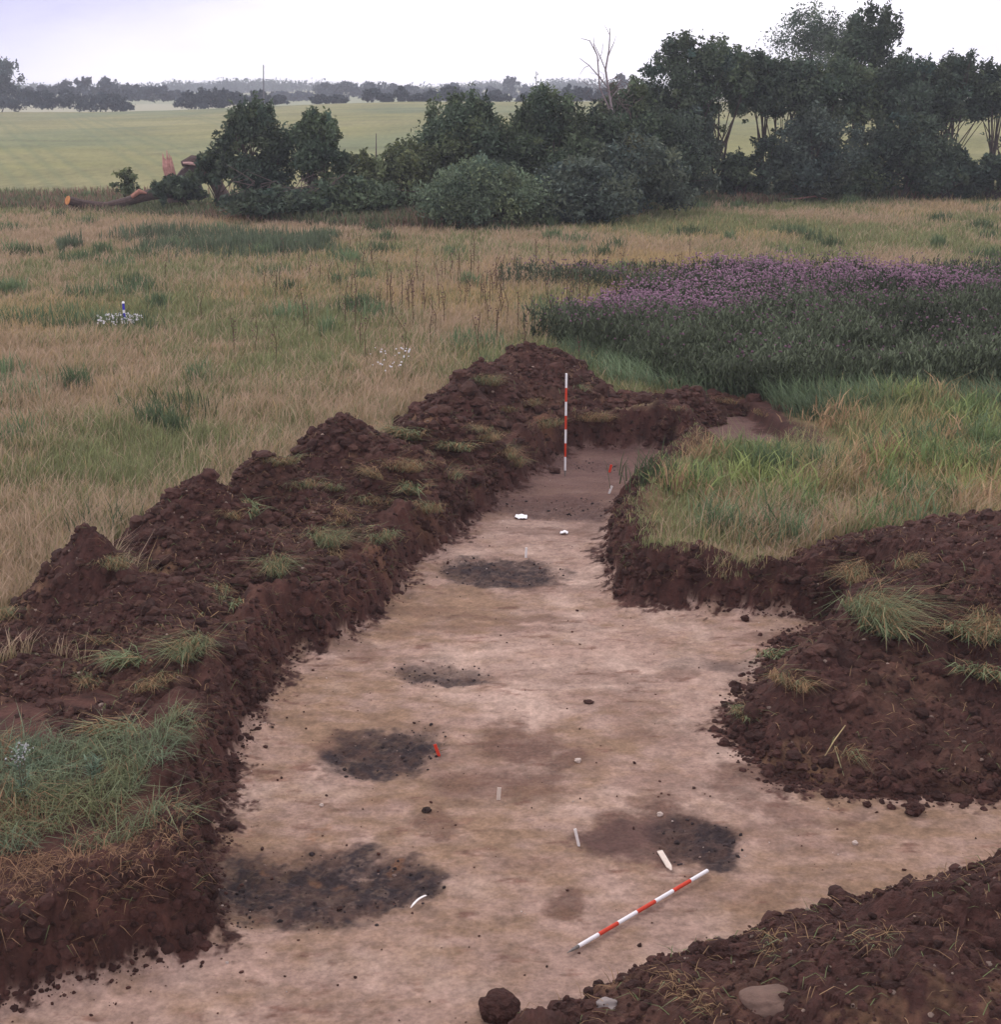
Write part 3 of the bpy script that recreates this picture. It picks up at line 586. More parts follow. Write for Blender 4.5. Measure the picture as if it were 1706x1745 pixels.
for j in range(12):                                     # leaves up the stems
    zf = rng.uniform(.1, .95, n); m = n; yaw = rng.uniform(0, 6.28, m); ll = rng.uniform(.05, .17, m)
    cc = np.array([.068, .082, .050]) * rng.uniform(.5, 1.7, (m, 1)) * (1 + .9 * fbm(x, y, .3, 3, 232))[:, None]
    blades(mb, np.stack([x + rng.normal(0, .05, m), y + rng.normal(0, .05, m), g + Hh * zf - .1], -1), ll * 1.1, np.full(m, .045), ll * .9, yaw, cc, cc * 1.2)
blades(mb, np.stack([x, y, g], -1), Hh, np.full(n, .02), Hh * .08, rng.uniform(0, 6.28, n), np.tile([(.05, .06, .035)], (n, 1)), np.tile([(.07, .08, .05)], (n, 1)))
for j in range(5):
    k = rng.random(n) < np.clip(fd * .5 + .02, 0, .6); m = k.sum()
    P = np.stack([x[k] + rng.normal(0, .13, m), y[k] + rng.normal(0, .13, m), g[k] + Hh[k] * rng.uniform(.88, 1.1, m)], -1)
    br = np.clip(fd[k], 0, 1)[:, None]
    cc = (np.array([.15, .08, .115]) * (1 - br) + np.array([.33, .19, .27]) * br) * rng.uniform(.7, 1.3, (m, 1))
    v, f, c = clods(P, rng.uniform(.022, .04, m), cc); mb.add(v, f.ravel(), np.full(len(f), 3), c)
tag(mb.build('thistle_stand', M_leaf), 'dense dark green thistles topped with purple flowers right of the heaps', 'thistles', kind='stuff')

# soft grass skirt in front of the thistles and behind the heap (grey green)
mb = MB(); n = 60000; x, y = sample_view(n, 27, 46, 1.3, .5); x = np.abs(x)
SK = poly_w([(940, 600), (1180, 610), (1400, 640), (1720, 640), (2000, 650), (2000, 715), (1600, 700), (1400, 720), (1340, 715), (1180, 680), (1050, 660)])
k, g, sd = grass_keep(x, y, .4); k &= inpoly(x, y, SK); x, y, g = x[k], y[k], g[k]; n = len(x)
cc = np.array([.13, .175, .10]) * rng.uniform(.6, 1.4, (n, 1)) * (1 + .7 * fbm(x, y, .5, 3, 240))[:, None]; H = rng.uniform(.25, .6, n)
blades(mb, np.stack([x, y, g], -1), H, np.full(n, .02), H * rng.uniform(.3, 1.2, n), 2.6 + rng.normal(0, .8, n), cc * .8, cc * 1.1)
tag(mb.build('soft_grass', M_grass), 'bent grey green grass between the thistles and the far spoil bank', 'grass', kind='stuff')

# dark sedge strip on the left
mb = MB(); n = 15000; px = rng.uniform(100, 640, n); c_ = 424 - .012 * (px - 200) + 5 * np.sin(px / 60); py = c_ + rng.normal(0, 9, n) * np.interp(px, [100, 260, 330, 560, 640], [.5, 1, 1.1, .7, .4])
t = (MZ - HC) / (-SP - (py - PH / 2) / F * CP); x = (px - PW / 2) / F * t; y = (CP - (py - PH / 2) / F * SP) * t
k = fbm(x, y, .35, 3, 250) + .3 * fbm(x, y, 1.5, 2, 252) > np.interp(px, [100, 220, 300, 480, 560, 640], [.25, .0, -.35, -.25, .0, .3]); x, y = x[k], y[k]; n = len(x); g = height(x, y)
H = rng.uniform(.2, .8, n) * (1 + .6 * fbm(x, y, .6, 3, 253)); cc = np.array([.085, .105, .065]) * rng.uniform(.7, 1.6, (n, 1))
blades(mb, np.stack([x, y, g], -1), H, np.full(n, .05), H * rng.uniform(0, .4, n), rng.uniform(0, 6.28, n), cc, cc * 1.3)
tag(mb.build('sedge_patch', M_grass), 'long dark green sedge strip in the meadow below the fallen tree', 'sedge', kind='stuff')

# rough herbage along the hedge foot
mb = MB(); n = 42000; px = rng.uniform(-150, 1850, n)
edge = np.interp(px, [-150, 0, 300, 600, 720, 900, 1080, 1200, 1706, 1850], [352, 360, 372, 392, 392, 392, 372, 352, 340, 340])
py = edge - np.abs(rng.normal(0, 1, n)) * np.interp(px, [0, 600, 900, 1200], [15, 18, 8, 8]); py = np.maximum(py, 330)
t = (MZ - HC) / (-SP - (py - PH / 2) / F * CP); x = (px - PW / 2) / F * t; y = (CP - (py - PH / 2) / F * SP) * t
g = height(x, y); q = fbm(x, y, .12, 3, 260); rd = fbm(x, y, .16, 3, 261)
H = rng.uniform(.3, .95, n) * (1 + .6 * q) * np.interp(px, [0, 120, 300, 420], [.7, .75, .7, 1]); cc = np.array([.12, .135, .075]) * rng.uniform(.6, 1.5, (n, 1))
m = rng.random(n) < np.clip(.25 + 1.4 * rd, 0, .8); cc[m] = np.array([.22, .14, .105]) * rng.uniform(.6, 1.3, (m.sum(), 1))
blades(mb, np.stack([x, y, g], -1), H, np.full(n, .075), H * rng.uniform(.05, .6, n), rng.uniform(0, 6.28, n), cc * .85, cc * 1.15)
tag(mb.build('rough_herbage', M_grass), 'rough reddish and green herbage along the foot of the hedge', 'undergrowth', kind='stuff')

# white daisies
def flowers(name, label, px, py, rx, ry, n, hs=.35, s=.035):
    mb = MB(); c = flat(px, py, MZ); e = flat(px + rx, py, MZ)[0] - c[0]; d = (flat(px, py - ry, MZ) - flat(px, py + ry, MZ))[1] / 2
    a = rng.uniform(0, 6.28, n); r = np.sqrt(rng.random(n)); x = c[0] + np.cos(a) * r * e; y = c[1] + np.sin(a) * r * d; g = height(x, y); h = hs * rng.uniform(.7, 1.2, n)
    blades(mb, np.stack([x, y, g], -1), h, np.full(n, .015), h * .1, a, np.tile([GREEN], (n, 1)), np.tile([GREEN * 1.2], (n, 1)))
    P = np.stack([x + np.cos(a) * h * .1, y + np.sin(a) * h * .1, g + h], -1); v, f, cc = clods(P, rng.uniform(.6, 1.2, n) * s, np.tile([(.78, .75, .78)], (n, 1))); v2 = v.copy(); mb.add(v2, f.ravel(), np.full(len(f), 3), cc)
    return tag(mb.build(name, M_grass), label, 'flowers', kind='stuff')
flowers('daisy_ring', 'ring of white daisies around the blue striped stake', 203, 559, 40, 8, 110, .3, .034)
flowers('white_yarrow', 'loose cluster of white flowers in the grass left of the tall heap', 668, 640, 32, 22, 34, .5, .026)

# ---------------------------------------------------------------- trees and shrubs
def leafcloud(C, R, n, size, col, var=.42, upb=.3):
    """leaf quads in clumps: C centres, R radii(k,3)"""
    k = len(C); wt = (R[:, 0] * R[:, 2]); wt = wt / wt.sum(); ci = rng.choice(k, n, p=wt)
    d = rng.normal(0, 1, (n, 3)); d /= np.linalg.norm(d, axis=1)[:, None]; rr = rng.random(n) ** .6 * 1.12
    P = C[ci] + d * R[ci] * rr[:, None] * rng.uniform(.75, 1.12, (n, 1))
    u = rng.normal(0, 1, (n, 3)); u /= np.linalg.norm(u, axis=1)[:, None]; v = np.cross(u, rng.normal(0, 1, (n, 3))); v /= np.linalg.norm(v, axis=1)[:, None]
    s = (size * rng.uniform(.5, 1.35, n))[:, None]; V = np.stack([P - u * s, P - v * s * .45, P + u * s, P + v * s * .45], 1).reshape(-1, 3)
    L = np.arange(n * 4); cvar = rng.uniform(1 - var, 1 + var, k)
    hue = rng.normal(0, 1, (k, 1)) * np.array([[.08, .03, -.05]]) + 1
    Cc = np.asarray(col) * cvar[ci][:, None] * hue[ci] * rng.uniform(.65, 1.4, (n, 1))
    return V, L, np.full(n, 4), np.repeat(Cc, 4, 0)
def tree(name, label, cat, px, Y, top, hw, bot, base=None, n=7000, k=26, col=(.055, .07, .042), stems=3, size=.11, group='hedge trees and shrubs', depth=1.0, spike=.0, leaf=True, upper=1.0):
    """top, bot = picture rows of the crown's top and underside at distance Y; the size in metres follows from them"""
    hw = hw * (1.55 if name == 'hedge_tree' else 1.4 if name == 'shrub' else 1.3); pt = at(px, top, Y); pb = at(px, bot, Y); X = pt[0]; zt = pt[2]; gz_ = float(height(np.array([X]), np.array([Y]))[0]); zb = max(pb[2], gz_)
    rx = hw / F * Y; hh = zt - zb
    e = empty(name, (X, Y, gz_), label, cat, group)
    # clumps through an egg-shaped envelope
    ph = rng.uniform(0, 6.28, k); ct = np.clip(rng.uniform(0, 1, k), .02, .98)
    prof = np.minimum(1, (1.04 - ct) * 2.2) ** .6 * np.minimum(1, ct * 5 + .55)
    rr = rng.random(k) ** .5 * prof
    cr = rx * rng.uniform(.16, .36, k) * (1.15 if name != 'hedge_tree' else 1); crz = np.minimum(cr * rng.uniform(.6, 1.0, k), hh * .24)
    C = np.stack([np.cos(ph) * rr * (rx - cr * .6), np.sin(ph) * rr * (rx * depth - cr * .6), (zb - gz_) + crz * .7 + ct * (hh - crz * 1.5)], -1)
    R = np.stack([cr, cr, crz], -1)
    m = max(3, k // 4); cx = rng.normal(0, .35, m) * rx; tp = np.stack([cx, rng.normal(0, .3, m) * rx, (zt - gz_) - np.abs(cx) / rx * hh * .28 - rng.random(m) * hh * .07], -1)
    C = np.concatenate([C, tp]); R = np.concatenate([R, np.stack([rx * rng.uniform(.07, .18, m)] * 2 + [hh * rng.uniform(.04, .12, m) * (1 + spike)], -1)])
    if leaf and Y < 200:                                # loose sprigs outside the main mass, low sprays among the stems
        m = 16; a = rng.uniform(0, 6.28, m); el = rng.random(m); w_ = rng.uniform(.85, 1.08, m); pr = np.minimum(1, (1.04 - el) * 2.2) ** .6
        sp = np.stack([np.cos(a) * rx * w_ * pr, np.sin(a) * rx * w_ * depth * pr, (zb - gz_) + hh * (.1 + .88 * el)], -1); rs = rng.uniform(.12, .32, m)
        C = np.concatenate([C, sp]); R = np.concatenate([R, np.stack([rs, rs, rs * rng.uniform(.6, 1.6, m)], -1)])
        if name == 'hedge_tree':
            m = 9; zz = rng.uniform(.5, max(1.0, zb - gz_), m); sp = np.stack([rng.normal(0, .55, m) * rx, rng.normal(0, .4, m) * rx, zz], -1); rs = rng.uniform(.2, .55, m)
            C = np.concatenate([C, sp]); R = np.concatenate([R, np.stack([rs, rs, rs * .6], -1)])
    V, L, Sz, Cc = leafcloud(C, R, n, size, col); mb = MB(); mb.add(V, L, Sz, Cc); mb.build('crown', M_leaf, e)
    mb = MB()
    if stems:
        for s in range(stems):
            j = int(rng.integers(k)); tgt = C[j]; b0 = np.array([rng.normal(0, .12 * rx), rng.normal(0, .12 * rx), -.1]); r0 = .06 + .012 * hh
            md = b0 + (tgt - b0) * .5 + np.array([rng.normal(0, .1 * rx), 0, .05 * hh]); mb.tube([b0, b0 * .5 + md * .5 + (rng.normal(0, .1), 0, 0), md, tgt], [r0, r0 * .8, r0 * .6, .03], 6, (.07, .052, .045), rough=.2)
            for q in range(4):
                j = int(rng.integers(len(C))); o_ = b0 + (md - b0) * rng.uniform(.5, 1); mb.tube([o_, (o_ + C[j]) / 2 + (0, 0, .1), C[j]], [r0 * .45, r0 * .3, .015], 5, (.07, .052, .045), rough=.2)
        mb.build('trunk', M_bark, e)
    return e
DK = (.060, .080, .052); MD = (.078, .104, .060); BL = (.078, .098, .075); LT = (.105, .138, .085); OL = (.11, .13, .066)
T = [
 ('hedge_tree', 'leafy alder at the left end of the tall hedge, airy top with thin twigs', 1162, 94, 66, 50, 205, 9000, 30, DK, 4),
 ('hedge_tree', 'alder next to the left end of the tall hedge with forked bare trunks', 1232, 95, 72, 46, 205, 8000, 26, MD, 4),
 ('hedge_tree', 'rounded hedge tree below the hazy tall tree, slim stems showing', 1290, 95, 96, 45, 200, 8500, 26, DK, 3),
 ('hazy_tree', 'broad pale green tree rising behind the hedge at its highest part', 1385, 125, 17, 72, 190, 9000, 34, (.085, .11, .08), 2),
 ('hedge_tree', 'dark dense tree with the tallest top, right of the pale tree', 1487, 100, 14, 44, 200, 12000, 36, DK, 2),
 ('hedge_tree', 'hedge tree in front of the pale tall tree, middle of the hedge', 1352, 95, 105, 50, 205, 9000, 28, DK, 3),
 ('hedge_tree', 'dense dark tree at the foot of the tallest hedge tree', 1430, 95, 110, 58, 215, 10000, 30, MD, 3),
 ('hedge_tree', 'bushy hedge tree with a small twiggy point right of the tallest tree', 1552, 95, 98, 48, 215, 10000, 30, DK, 3),
 ('hedge_tree', 'low rounded hedge tree left of the twin tops near the right edge', 1600, 96, 122, 40, 225, 8000, 26, MD, 3),
 ('hedge_tree', 'hedge tree with twin twiggy tops near the right edge of the picture', 1645, 95, 95, 44, 205, 9000, 28, DK, 3),
 ('hedge_tree', 'flat topped hedge tree cut by the right edge of the picture', 1712, 95, 118, 52, 205, 9000, 28, DK, 4),
 ('hedge_tree', 'dense hedge tree beyond the right edge leaning into view', 1790, 95, 110, 50, 205, 6000, 22, DK, 3),
 ('shrub', 'dark dense shrub under the left end of the tall hedge', 1100, 88, 178, 78, 345, 14000, 40, DK, 3),
 ('shrub', 'tall dark shrub merging into the first alders', 1175, 92, 195, 42, 340, 7500, 24, BL, 3),
 ('shrub', 'low dark shrub between the bare alder trunks', 1262, 93, 265, 38, 338, 3800, 16, DK, 3),
 ('shrub', 'narrow dark shrub below the forked trunks in the hedge gap', 1315, 93, 235, 28, 338, 3200, 14, DK, 2),
 ('shrub', 'full shrub filling the hedge foot below the pale tall tree', 1392, 92, 195, 62, 338, 11500, 32, BL, 3),
 ('shrub', 'dense shrub reaching from ground to crowns right of the sunlit gap', 1545, 93, 190, 62, 334, 13000, 36, DK, 3),
 ('shrub', 'shrub closing the hedge foot below the tallest tree', 1470, 93, 268, 40, 336, 4500, 18, MD, 2),
 ('shrub', 'low shrub among thin stems near the right edge of the hedge', 1632, 93, 258, 34, 334, 3000, 14, DK, 3),
 ('shrub', 'low dark shrub at the right edge of the hedge foot', 1696, 93, 270, 40, 332, 4000, 16, DK, 3),
 ('willow_bush', 'rounded grey green willow bush standing forward of the others', 822, 74, 279, 92, 388, 17000, 40, LT, 3),
 ('shrub', 'large leafy shrub behind the round willow bush with a pointed top', 792, 82, 168, 66, 350, 14000, 36, MD, 3),
 ('shrub', 'large leafy shrub with a notched top right of the pointed shrub', 932, 82, 163, 66, 350, 14000, 36, MD, 3),
 ('shrub', 'spreading shrub at the left end of the central thicket', 700, 80, 248, 56, 370, 9000, 28, OL, 2),
 ('shrub', 'thin low bush between the two shrub groups', 622, 84, 262, 42, 345, 4200, 20, OL, 2),
 ('shrub', 'dark shrub right of the willow bush at the thicket foot', 985, 76, 278, 82, 378, 13000, 36, BL, 2),
 ('shrub', 'dark shrub around the foot of the bare dead tree', 1020, 84, 196, 62, 355, 11000, 30, DK, 2),
 ('shrub', 'shrub between the dead tree and the tall hedge with ragged top', 1075, 87, 142, 44, 300, 7000, 26, MD, 3),
 ('shrub', 'dark low shrub at the right end of the central thicket', 1085, 80, 240, 72, 362, 11000, 32, BL, 2),
 ('leaning_shrub', 'open leafy shrub beside the fallen trunk with branch reaching left', 432, 80, 182, 58, 330, 9500, 34, DK, 4),
 ('leaning_shrub', 'dense leafy shrub right of the open one near the fallen trunk', 537, 80, 196, 42, 325, 9000, 26, MD, 3),
 ('leaning_shrub', 'small shrub sprouting over the broken arching trunk', 368, 82, 254, 26, 315, 2600, 12, DK, 2),
 ('leaning_shrub', 'small leafy sprout standing above the fallen log', 213, 90, 291, 16, 330, 700, 6, OL, 1),
 ('leaning_shrub', 'low bush against the root end of the fallen log', 305, 84, 300, 36, 345, 3000, 14, DK, 1),
 ('leaning_shrub', 'low dark bramble mound at the foot of the two leafy shrubs', 470, 77, 322, 80, 364, 5200, 34, DK, 0),
 ('leaning_shrub', 'low bramble mound below the thin bush', 600, 78, 305, 70, 370, 6500, 26, MD, 0),
]
for (nm, lb, px, Y, top, hw, bot, n, k, c, st) in T:
    tree(nm, lb, 'tree' if 'tree' in nm else 'shrub', px, Y, top, hw, bot, n=int(n * (1.35 if nm == 'hedge_tree' else 1.7)), k=int(k * 1.7), col=c, stems=st, size=.14 if nm != 'willow_bush' else .11, spike=.8, depth=.8)
# branch reaching left from the open shrub belongs to the crown above; dead tree
def branchy(mb, pts_px, Y, r0, r1, col=(.30, .24, .25)):
    P = [at(a, b, Y + dy) for a, b, dy in pts_px]; n = len(P); mb.tube(P, [r0 + (r1 - r0) * i / (n - 1) for i in range(n)], 6, col, rough=.15)
mb = MB(); Yd = 84
for pts, a, b in [([(1052, 345, 0), (1050, 230, 0), (1040, 170, 0), (1032, 120, 0), (1038, 85, 0), (1040, 48, 0)], .16, .03), ([(1045, 200, 0), (1022, 150, .3), (1018, 95, .5), (1005, 70, .6), (990, 66, .8)], .09, .02),
                  ([(1034, 125, 0), (1024, 100, -.3), (1012, 75, -.5)], .05, .02), ([(1036, 150, 0), (1020, 130, -.5), (1004, 112, -.8), (988, 100, -1)], .06, .02), ([(1037, 95, 0), (1046, 74, .2), (1050, 62, .3)], .04, .015),
                  ([(1018, 95, .5), (1012, 80, .5), (1012, 64, .5)], .035, .015), ([(1039, 60, 0), (1033, 48, 0), (1029, 42, 0)], .03, .012), ([(1040, 170, 0), (1055, 150, .4), (1060, 130, .5)], .04, .015), ([(1018, 110, .4), (1026, 90, .3), (1028, 74, .3)], .03, .015), ([(1005, 112, -.8), (996, 116, -.8), (988, 128, -.8)], .03, .012)]:
    branchy(mb, pts, Yd, a * .7, b * .8, (.22, .18, .19))
p = at(1052, 345, Yd); e = empty('dead_tree', (p[0], p[1], MZ), 'bare pale dead tree sticking up out of the thicket', 'tree'); mb.V = [v - np.array([p[0], p[1], MZ]) for v in mb.V]
mb.build('trunk', M_bark, e)
mb = MB()
for j in range(70):
    s = rng.uniform(0, 1); a = (1045 + rng.normal(0, 22), 140 + 60 * s + rng.normal(0, 6)); b = (a[0] + rng.normal(0, 12), a[1] - rng.uniform(5, 20)); dy = rng.normal(0, .5)
    branchy(mb, [(a[0], a[1], dy), ((a[0] + b[0]) / 2 + rng.normal(0, 3), (a[1] + b[1]) / 2, dy), (b[0], b[1], dy)], Yd, .018, .008, (.14, .10, .10))
mb.V = [v - np.array([p[0], p[1], MZ]) for v in mb.V]; mb.build('twigs', M_bark, e)

# fallen tree: log with sawn end, torn stump, arching broken limb
BK = (.085, .058, .052)
def thing_from(mb_list, name, label, cat, base):
    e = empty(name, tuple(base), label, cat)
    for nm, mb, mt in mb_list:
        mb.V = [v - np.asarray(base) for v in mb.V]; mb.build(nm, mt, e)
    return e
Yl = 84; a = MB(); P = [at(116, 342, Yl - .9), at(140, 348, Yl - .3), at(180, 352, Yl), at(215, 344, Yl + .3), (at(255, 332, Yl + .3)), at(290, 328, Yl)]
a.tube(P, [.26, .25, .25, .27, .32, .34], 12, BK, rough=.22)
b = MB(); d = P[0] - P[1]; d /= np.linalg.norm(d); b.tube([P[0] + d * .02, P[0] + d * .06], [.27, .25], 14, (.50, .21, .08))
c = MB(); c.tube([at(225, 336, Yl), at(238, 326, Yl - .1), at(250, 330, Yl)], [.12, .16, .05], 8, (.34, .16, .12), rough=.4)
c.tube([at(262, 329, Yl - .2), at(278, 323, Yl - .2), at(290, 329, Yl - .2)], [.06, .14, .05], 8, (.42, .24, .2), rough=.4)
thing_from([('log', a, M_bark), ('sawn_end', b, M_wood), ('torn_wood', c, M_wood)], 'fallen_log', 'fallen trunk with orange sawn end lying at the field edge', 'fallen tree', (P[2][0], P[2][1], MZ))
Ys = 87; a = MB()
a.tube([at(300, 345, Ys), at(294, 318, Ys), at(288, 298, Ys)], [.5, .42, .36], 10, BK, rough=.3)
b = MB()
for (x0, x1, y1, r) in [(281, 277, 262, .13), (287, 284, 256, .10), (292, 291, 266, .12), (284, 281, 270, .17), (290, 288, 262, .07)]:
    b.tube([at(x0 + 4, 300, Ys - .2), at(x0, 285, Ys - .25), at(x1, y1, Ys - .2)], [r * 1.3, r * 1.2, .015], 6, (.42, .22, .19), rough=.4)
thing_from([('stump', a, M_bark), ('splinters', b, M_wood)], 'broken_stump', 'upright torn stump with pink splintered wood', 'stump', (*at(300, 345, Ys)[:2], MZ))
a = MB(); a.tube([at(310, 280, Ys), at(328, 274, Ys), at(345, 278, Ys), at(356, 292, Ys), at(368, 315, Ys), at(385, 345, Ys)], [.18, .34, .42, .42, .40, .42], 10, BK, rough=.25)
a.tube([at(340, 280, Ys + .2), at(318, 298, Ys + .3), at(300, 318, Ys + .2)], [.4, .42, .36], 9, (.07, .05, .05), rough=.25); a.tube([at(318, 298, Ys), at(335, 315, Ys), at(345, 340, Ys)], [.3, .3, .28], 9, (.06, .043, .045), rough=.25)
b = MB(); b.tube([at(312, 278, Ys - .3), at(325, 279, Ys - .35), at(338, 282, Ys - .4)], [.06, .12, .05], 7, (.44, .27, .25), rough=.3)
thing_from([('limb', a, M_bark), ('torn_wood', b, M_wood)], 'broken_limb', 'dark broken limb arching down to the ground beside the torn stump', 'fallen tree', (*at(350, 345, Ys)[:2], MZ))
a = MB()
for j in range(20):
    x0 = rng.uniform(400, 570); y0 = rng.uniform(312, 345); a.tube([at(x0, y0, 77), at(x0 + rng.normal(0, 14), y0 - rng.uniform(8, 20), 76.8), at(x0 + rng.normal(0, 34), y0 - rng.uniform(10, 36), 76.6)], [.028, .02, .008], 5, (.13, .095, .09), rough=.2)
thing_from([('branches', a, M_bark)], 'brushwood', 'tangle of grey dead branches in front of the leafy shrubs', 'branches', (*at(470, 345, 77)[:2], MZ))
a = MB(); a.tube([at(1310, 342, 91), at(1360, 339, 91), at(1388, 335, 91), at(1410, 340, 91)], [.05, .06, .05, .03], 6, (.26, .13, .11), rough=.2)
thing_from([('branch', a, M_bark)], 'fallen_branch', 'long reddish fallen branch lying along the foot of the tall hedge', 'branch', (*at(1360, 342, 91)[:2], MZ))
a = MB(); a.tube([at(641, 275, 84), at(641, 228, 84)], [.05, .02], 5, (.15, .12, .12)); thing_from([('stem', a, M_bark)], 'dead_sapling', 'thin bare stem standing in the gap between the shrub groups', 'sapling', (*at(641, 300, 84)[:2], MZ))

# row on the crest of the crop field, then hazy trees farther off
DKF = (.035, .048, .052)  # dark far foliage, distance haze painted in as a blue shift
row = [(12, 148, 34), (48, 152, 20), (80, 158, 18), (118, 154, 24), (150, 162, 20), (178, 158, 22), (205, 163, 16), (320, 158, 20), (345, 153, 20), (372, 150, 20), (400, 158, 20), (440, 154, 15), (476, 163, 12), (548, 162, 15), (575, 163, 14),
       (637, 152, 18), (662, 161, 12), (684, 150, 12), (712, 160, 16), (735, 156, 16), (764, 148, 20), (792, 158, 16), (820, 166, 14), (848, 155, 19), (900, 160, 18), (930, 162, 16), (968, 146, 18), (995, 150, 22), (1030, 152, 20)]
for i, (px, tp, hw) in enumerate(row):
    Yr = 447 + rng.uniform(-4, 6)
    tree('field_bush', 'dark rounded bush in the row along the far crest of the crop field', 'bush', px, Yr, tp, hw, 190 if px < 430 else 178, n=1300, k=16, col=DKF, stems=0, size=.55, group='dark bushes along the far field edge', spike=.5)
haz = [(46, 149, 13, 620), (72, 147, 14, 640), (106, 137, 24, 640), (145, 132, 17, 640), (186, 134, 24, 620), (222, 144, 26, 620), (255, 148, 28, 620), (280, 147, 14, 620), (300, 156, 20, 620), (345, 160, 26, 650), (425, 165, 20, 700), (478, 157, 20, 800), (512, 157, 20, 800), (553, 142, 18, 800), (590, 141, 27, 800), (630, 142, 20, 820), (664, 141, 20, 820), (698, 146, 18, 820), (728, 150, 20, 850), (771, 143, 19, 800), (806, 149, 20, 900), (838, 149, 16, 900), (871, 132, 12, 900), (897, 147, 14, 950), (922, 149, 13, 950), (948, 152, 18, 1000), (1058, 128, 12, 700), (1010, 152, 20, 1000), (1100, 140, 24, 700)]
for (px, tp, hw, Yr) in haz:
    tree('distant_tree', 'hazy blue green tree in the distance beyond the crop field', 'tree', px, Yr, tp, hw, 172, n=1300, k=16, col=(.055, .068, .075), stems=0, size=Yr / 720., group='hazy trees beyond the crop field', spike=.3)  # leaf colour itself carries a blue haze tint, besides the haze volume
tree('tall_poplar', 'tall poplar cut by the left edge above the far field', 'tree', -2, 455, 98, 28, 170, n=3500, k=30, col=(.055, .07, .055), stems=1, size=.55, group=None, spike=1)
# far-off woodland as one mass
k = 260; px = rng.uniform(-300, 2100, k); Yw = rng.uniform(1400, 1700, k)
C = np.array([at(a, 153 + 4 * math.sin(a / 90) + rng.normal(0, 1.5), b) for a, b in zip(px, Yw)]); R = np.stack([rng.uniform(10, 26, k), rng.uniform(10, 20, k), rng.uniform(5, 9, k)], -1)
V, L, Sz, Cc = leafcloud(C, R, 60000, 1.7, (.06, .075, .06)); mb = MB(); mb.add(V, L, Sz, Cc)
tag(mb.build('distant_wood', M_leaf), 'far blue line of woodland on the horizon', 'woodland', kind='stuff')
# utility poles
for px, tp, Yp, lb in [(449, 111, 440, 'tall thin utility pole above the dark bushes, left of centre'), (914, 122, 600, 'shorter utility pole among the distant trees, right of centre')]:
    p = at(px, 175, Yp); t = at(px, tp, Yp); a = MB(); a.tube([(p[0], Yp, p[2] - 2), (t[0], Yp, t[2])], [.20, .15], 8)
    b = MB(); b.tube([(t[0] - .15, Yp - .18, t[2] - .6), (t[0] + .9, Yp - .18, t[2] - .6)], [.06, .06], 6)
    thing_from([('post', a, M_pole), ('crossarm', b, M_pole)], 'utility_pole', lb, 'pole', (p[0], Yp, p[2] - 2))

# ---------------------------------------------------------------- survey gear
def rod(label, A, B, r=.0155):
    A = np.asarray(A, float); B = np.asarray(B, float); d = B - A; L = np.linalg.norm(d); d /= L
    e = empty('ranging_rod', tuple(A), label, 'ranging rod', 'red and white ranging rods')
    def pt(s): return d * s
    mb = MB(); s0 = L * .075; seg = (L - s0) / 7
    for i in range(7): mb.tube([pt(s0 + seg * i), pt(s0 + seg * (i + 1))], [r, r], 14, mi=i % 2, cap=(i in (0, 6)))
    mb.build('shaft', [M_white, M_red], e, smooth=False)
    mb = MB(); mb.tube([pt(0), pt(s0 * .45), pt(s0)], [.002, r * .62, r * .95], 10); mb.build('spike', M_steel, e)
    mb = MB(); mb.tube([pt(L), pt(L + .006)], [r * .97, r * .8], 12); mb.build('end_cap', M_white, e)
    return e
pa = flat(963, 812); top = at(963, 637, pa[1]); rod('upright red and white ranging rod standing at the far end of the trench', pa - (0, 0, .03), (pa[0], pa[1], top[2]), .021)
pa = flat(966, 1630); pb = flat(1205, 1490); rod('red and white ranging rod lying on the sand in front of the dark pit', pa + (0, 0, .038), pb + (0, 0, .042), .0185)

def slab(A, B, wd, th, n=6, curve=0.0, side=None):
    """thin wooden label or peg between two points, with pointed foot"""
    A = np.asarray(A, float); B = np.asarray(B, float); d = B - A; L = np.linalg.norm(d); d /= L
    s = np.cross(d, (0, 1, .3)) if side is None else np.asarray(side, float); s = s - d * np.dot(s, d); s /= np.linalg.norm(s); u = np.cross(d, s)
    mb = MB(); V = []; ts = np.linspace(0, 1, n)
    for t in ts:
        w_ = wd / 2 * min(1, .25 + t * 4); c = A + d * L * t + u * curve * math.sin(t * math.pi)
        for a, b in ((-1, -1), (1, -1), (1, 1), (-1, 1)): V.append(c + s * a * w_ + u * b * th / 2)
    Lp = []; Z = []
    for i in range(n - 1):
        for k in range(4): Lp += [i * 4 + k, i * 4 + (k + 1) % 4, i * 4 + 4 + (k + 1) % 4, i * 4 + 4 + k]; Z.append(4)
    Lp += [3, 2, 1, 0]; Z.append(4); Lp += [(n - 1) * 4 + k for k in range(4)]; Z.append(4); mb.add(V, Lp, Z); return mb
def gz(x, y): return float(height(np.array([x]), np.array([y]))[0])
def up_at(px, py, top_px, top_py, wd, m, name, label, cat):
    p = flat(px, py); p[2] = gz(p[0], p[1]) - .03; t = at(top_px, top_py, p[1]); o = slab(p, t, wd, .009, side=(1, 0, 0)).build(name, m, None, loc=tuple(p)); return tag(o, label, cat)
up_at(896, 950, 897, 933, .035, M_tagw, 'label_peg', 'white label peg standing behind the far round charcoal pit', 'peg')
up_at(1037, 843, 1043, 828, .04, M_tagw, 'label_peg', 'leaning white label peg beside the grass island near the upright rod', 'peg')
up_at(849, 1362, 851, 1342, .042, M_tag, 'wooden_peg', 'short tan wooden peg standing in the brown stain mid trench', 'peg')
up_at(988, 1443, 980, 1412, .028, M_tagw, 'label_peg', 'thin white peg leaning at the left end of the half dug pit', 'peg')
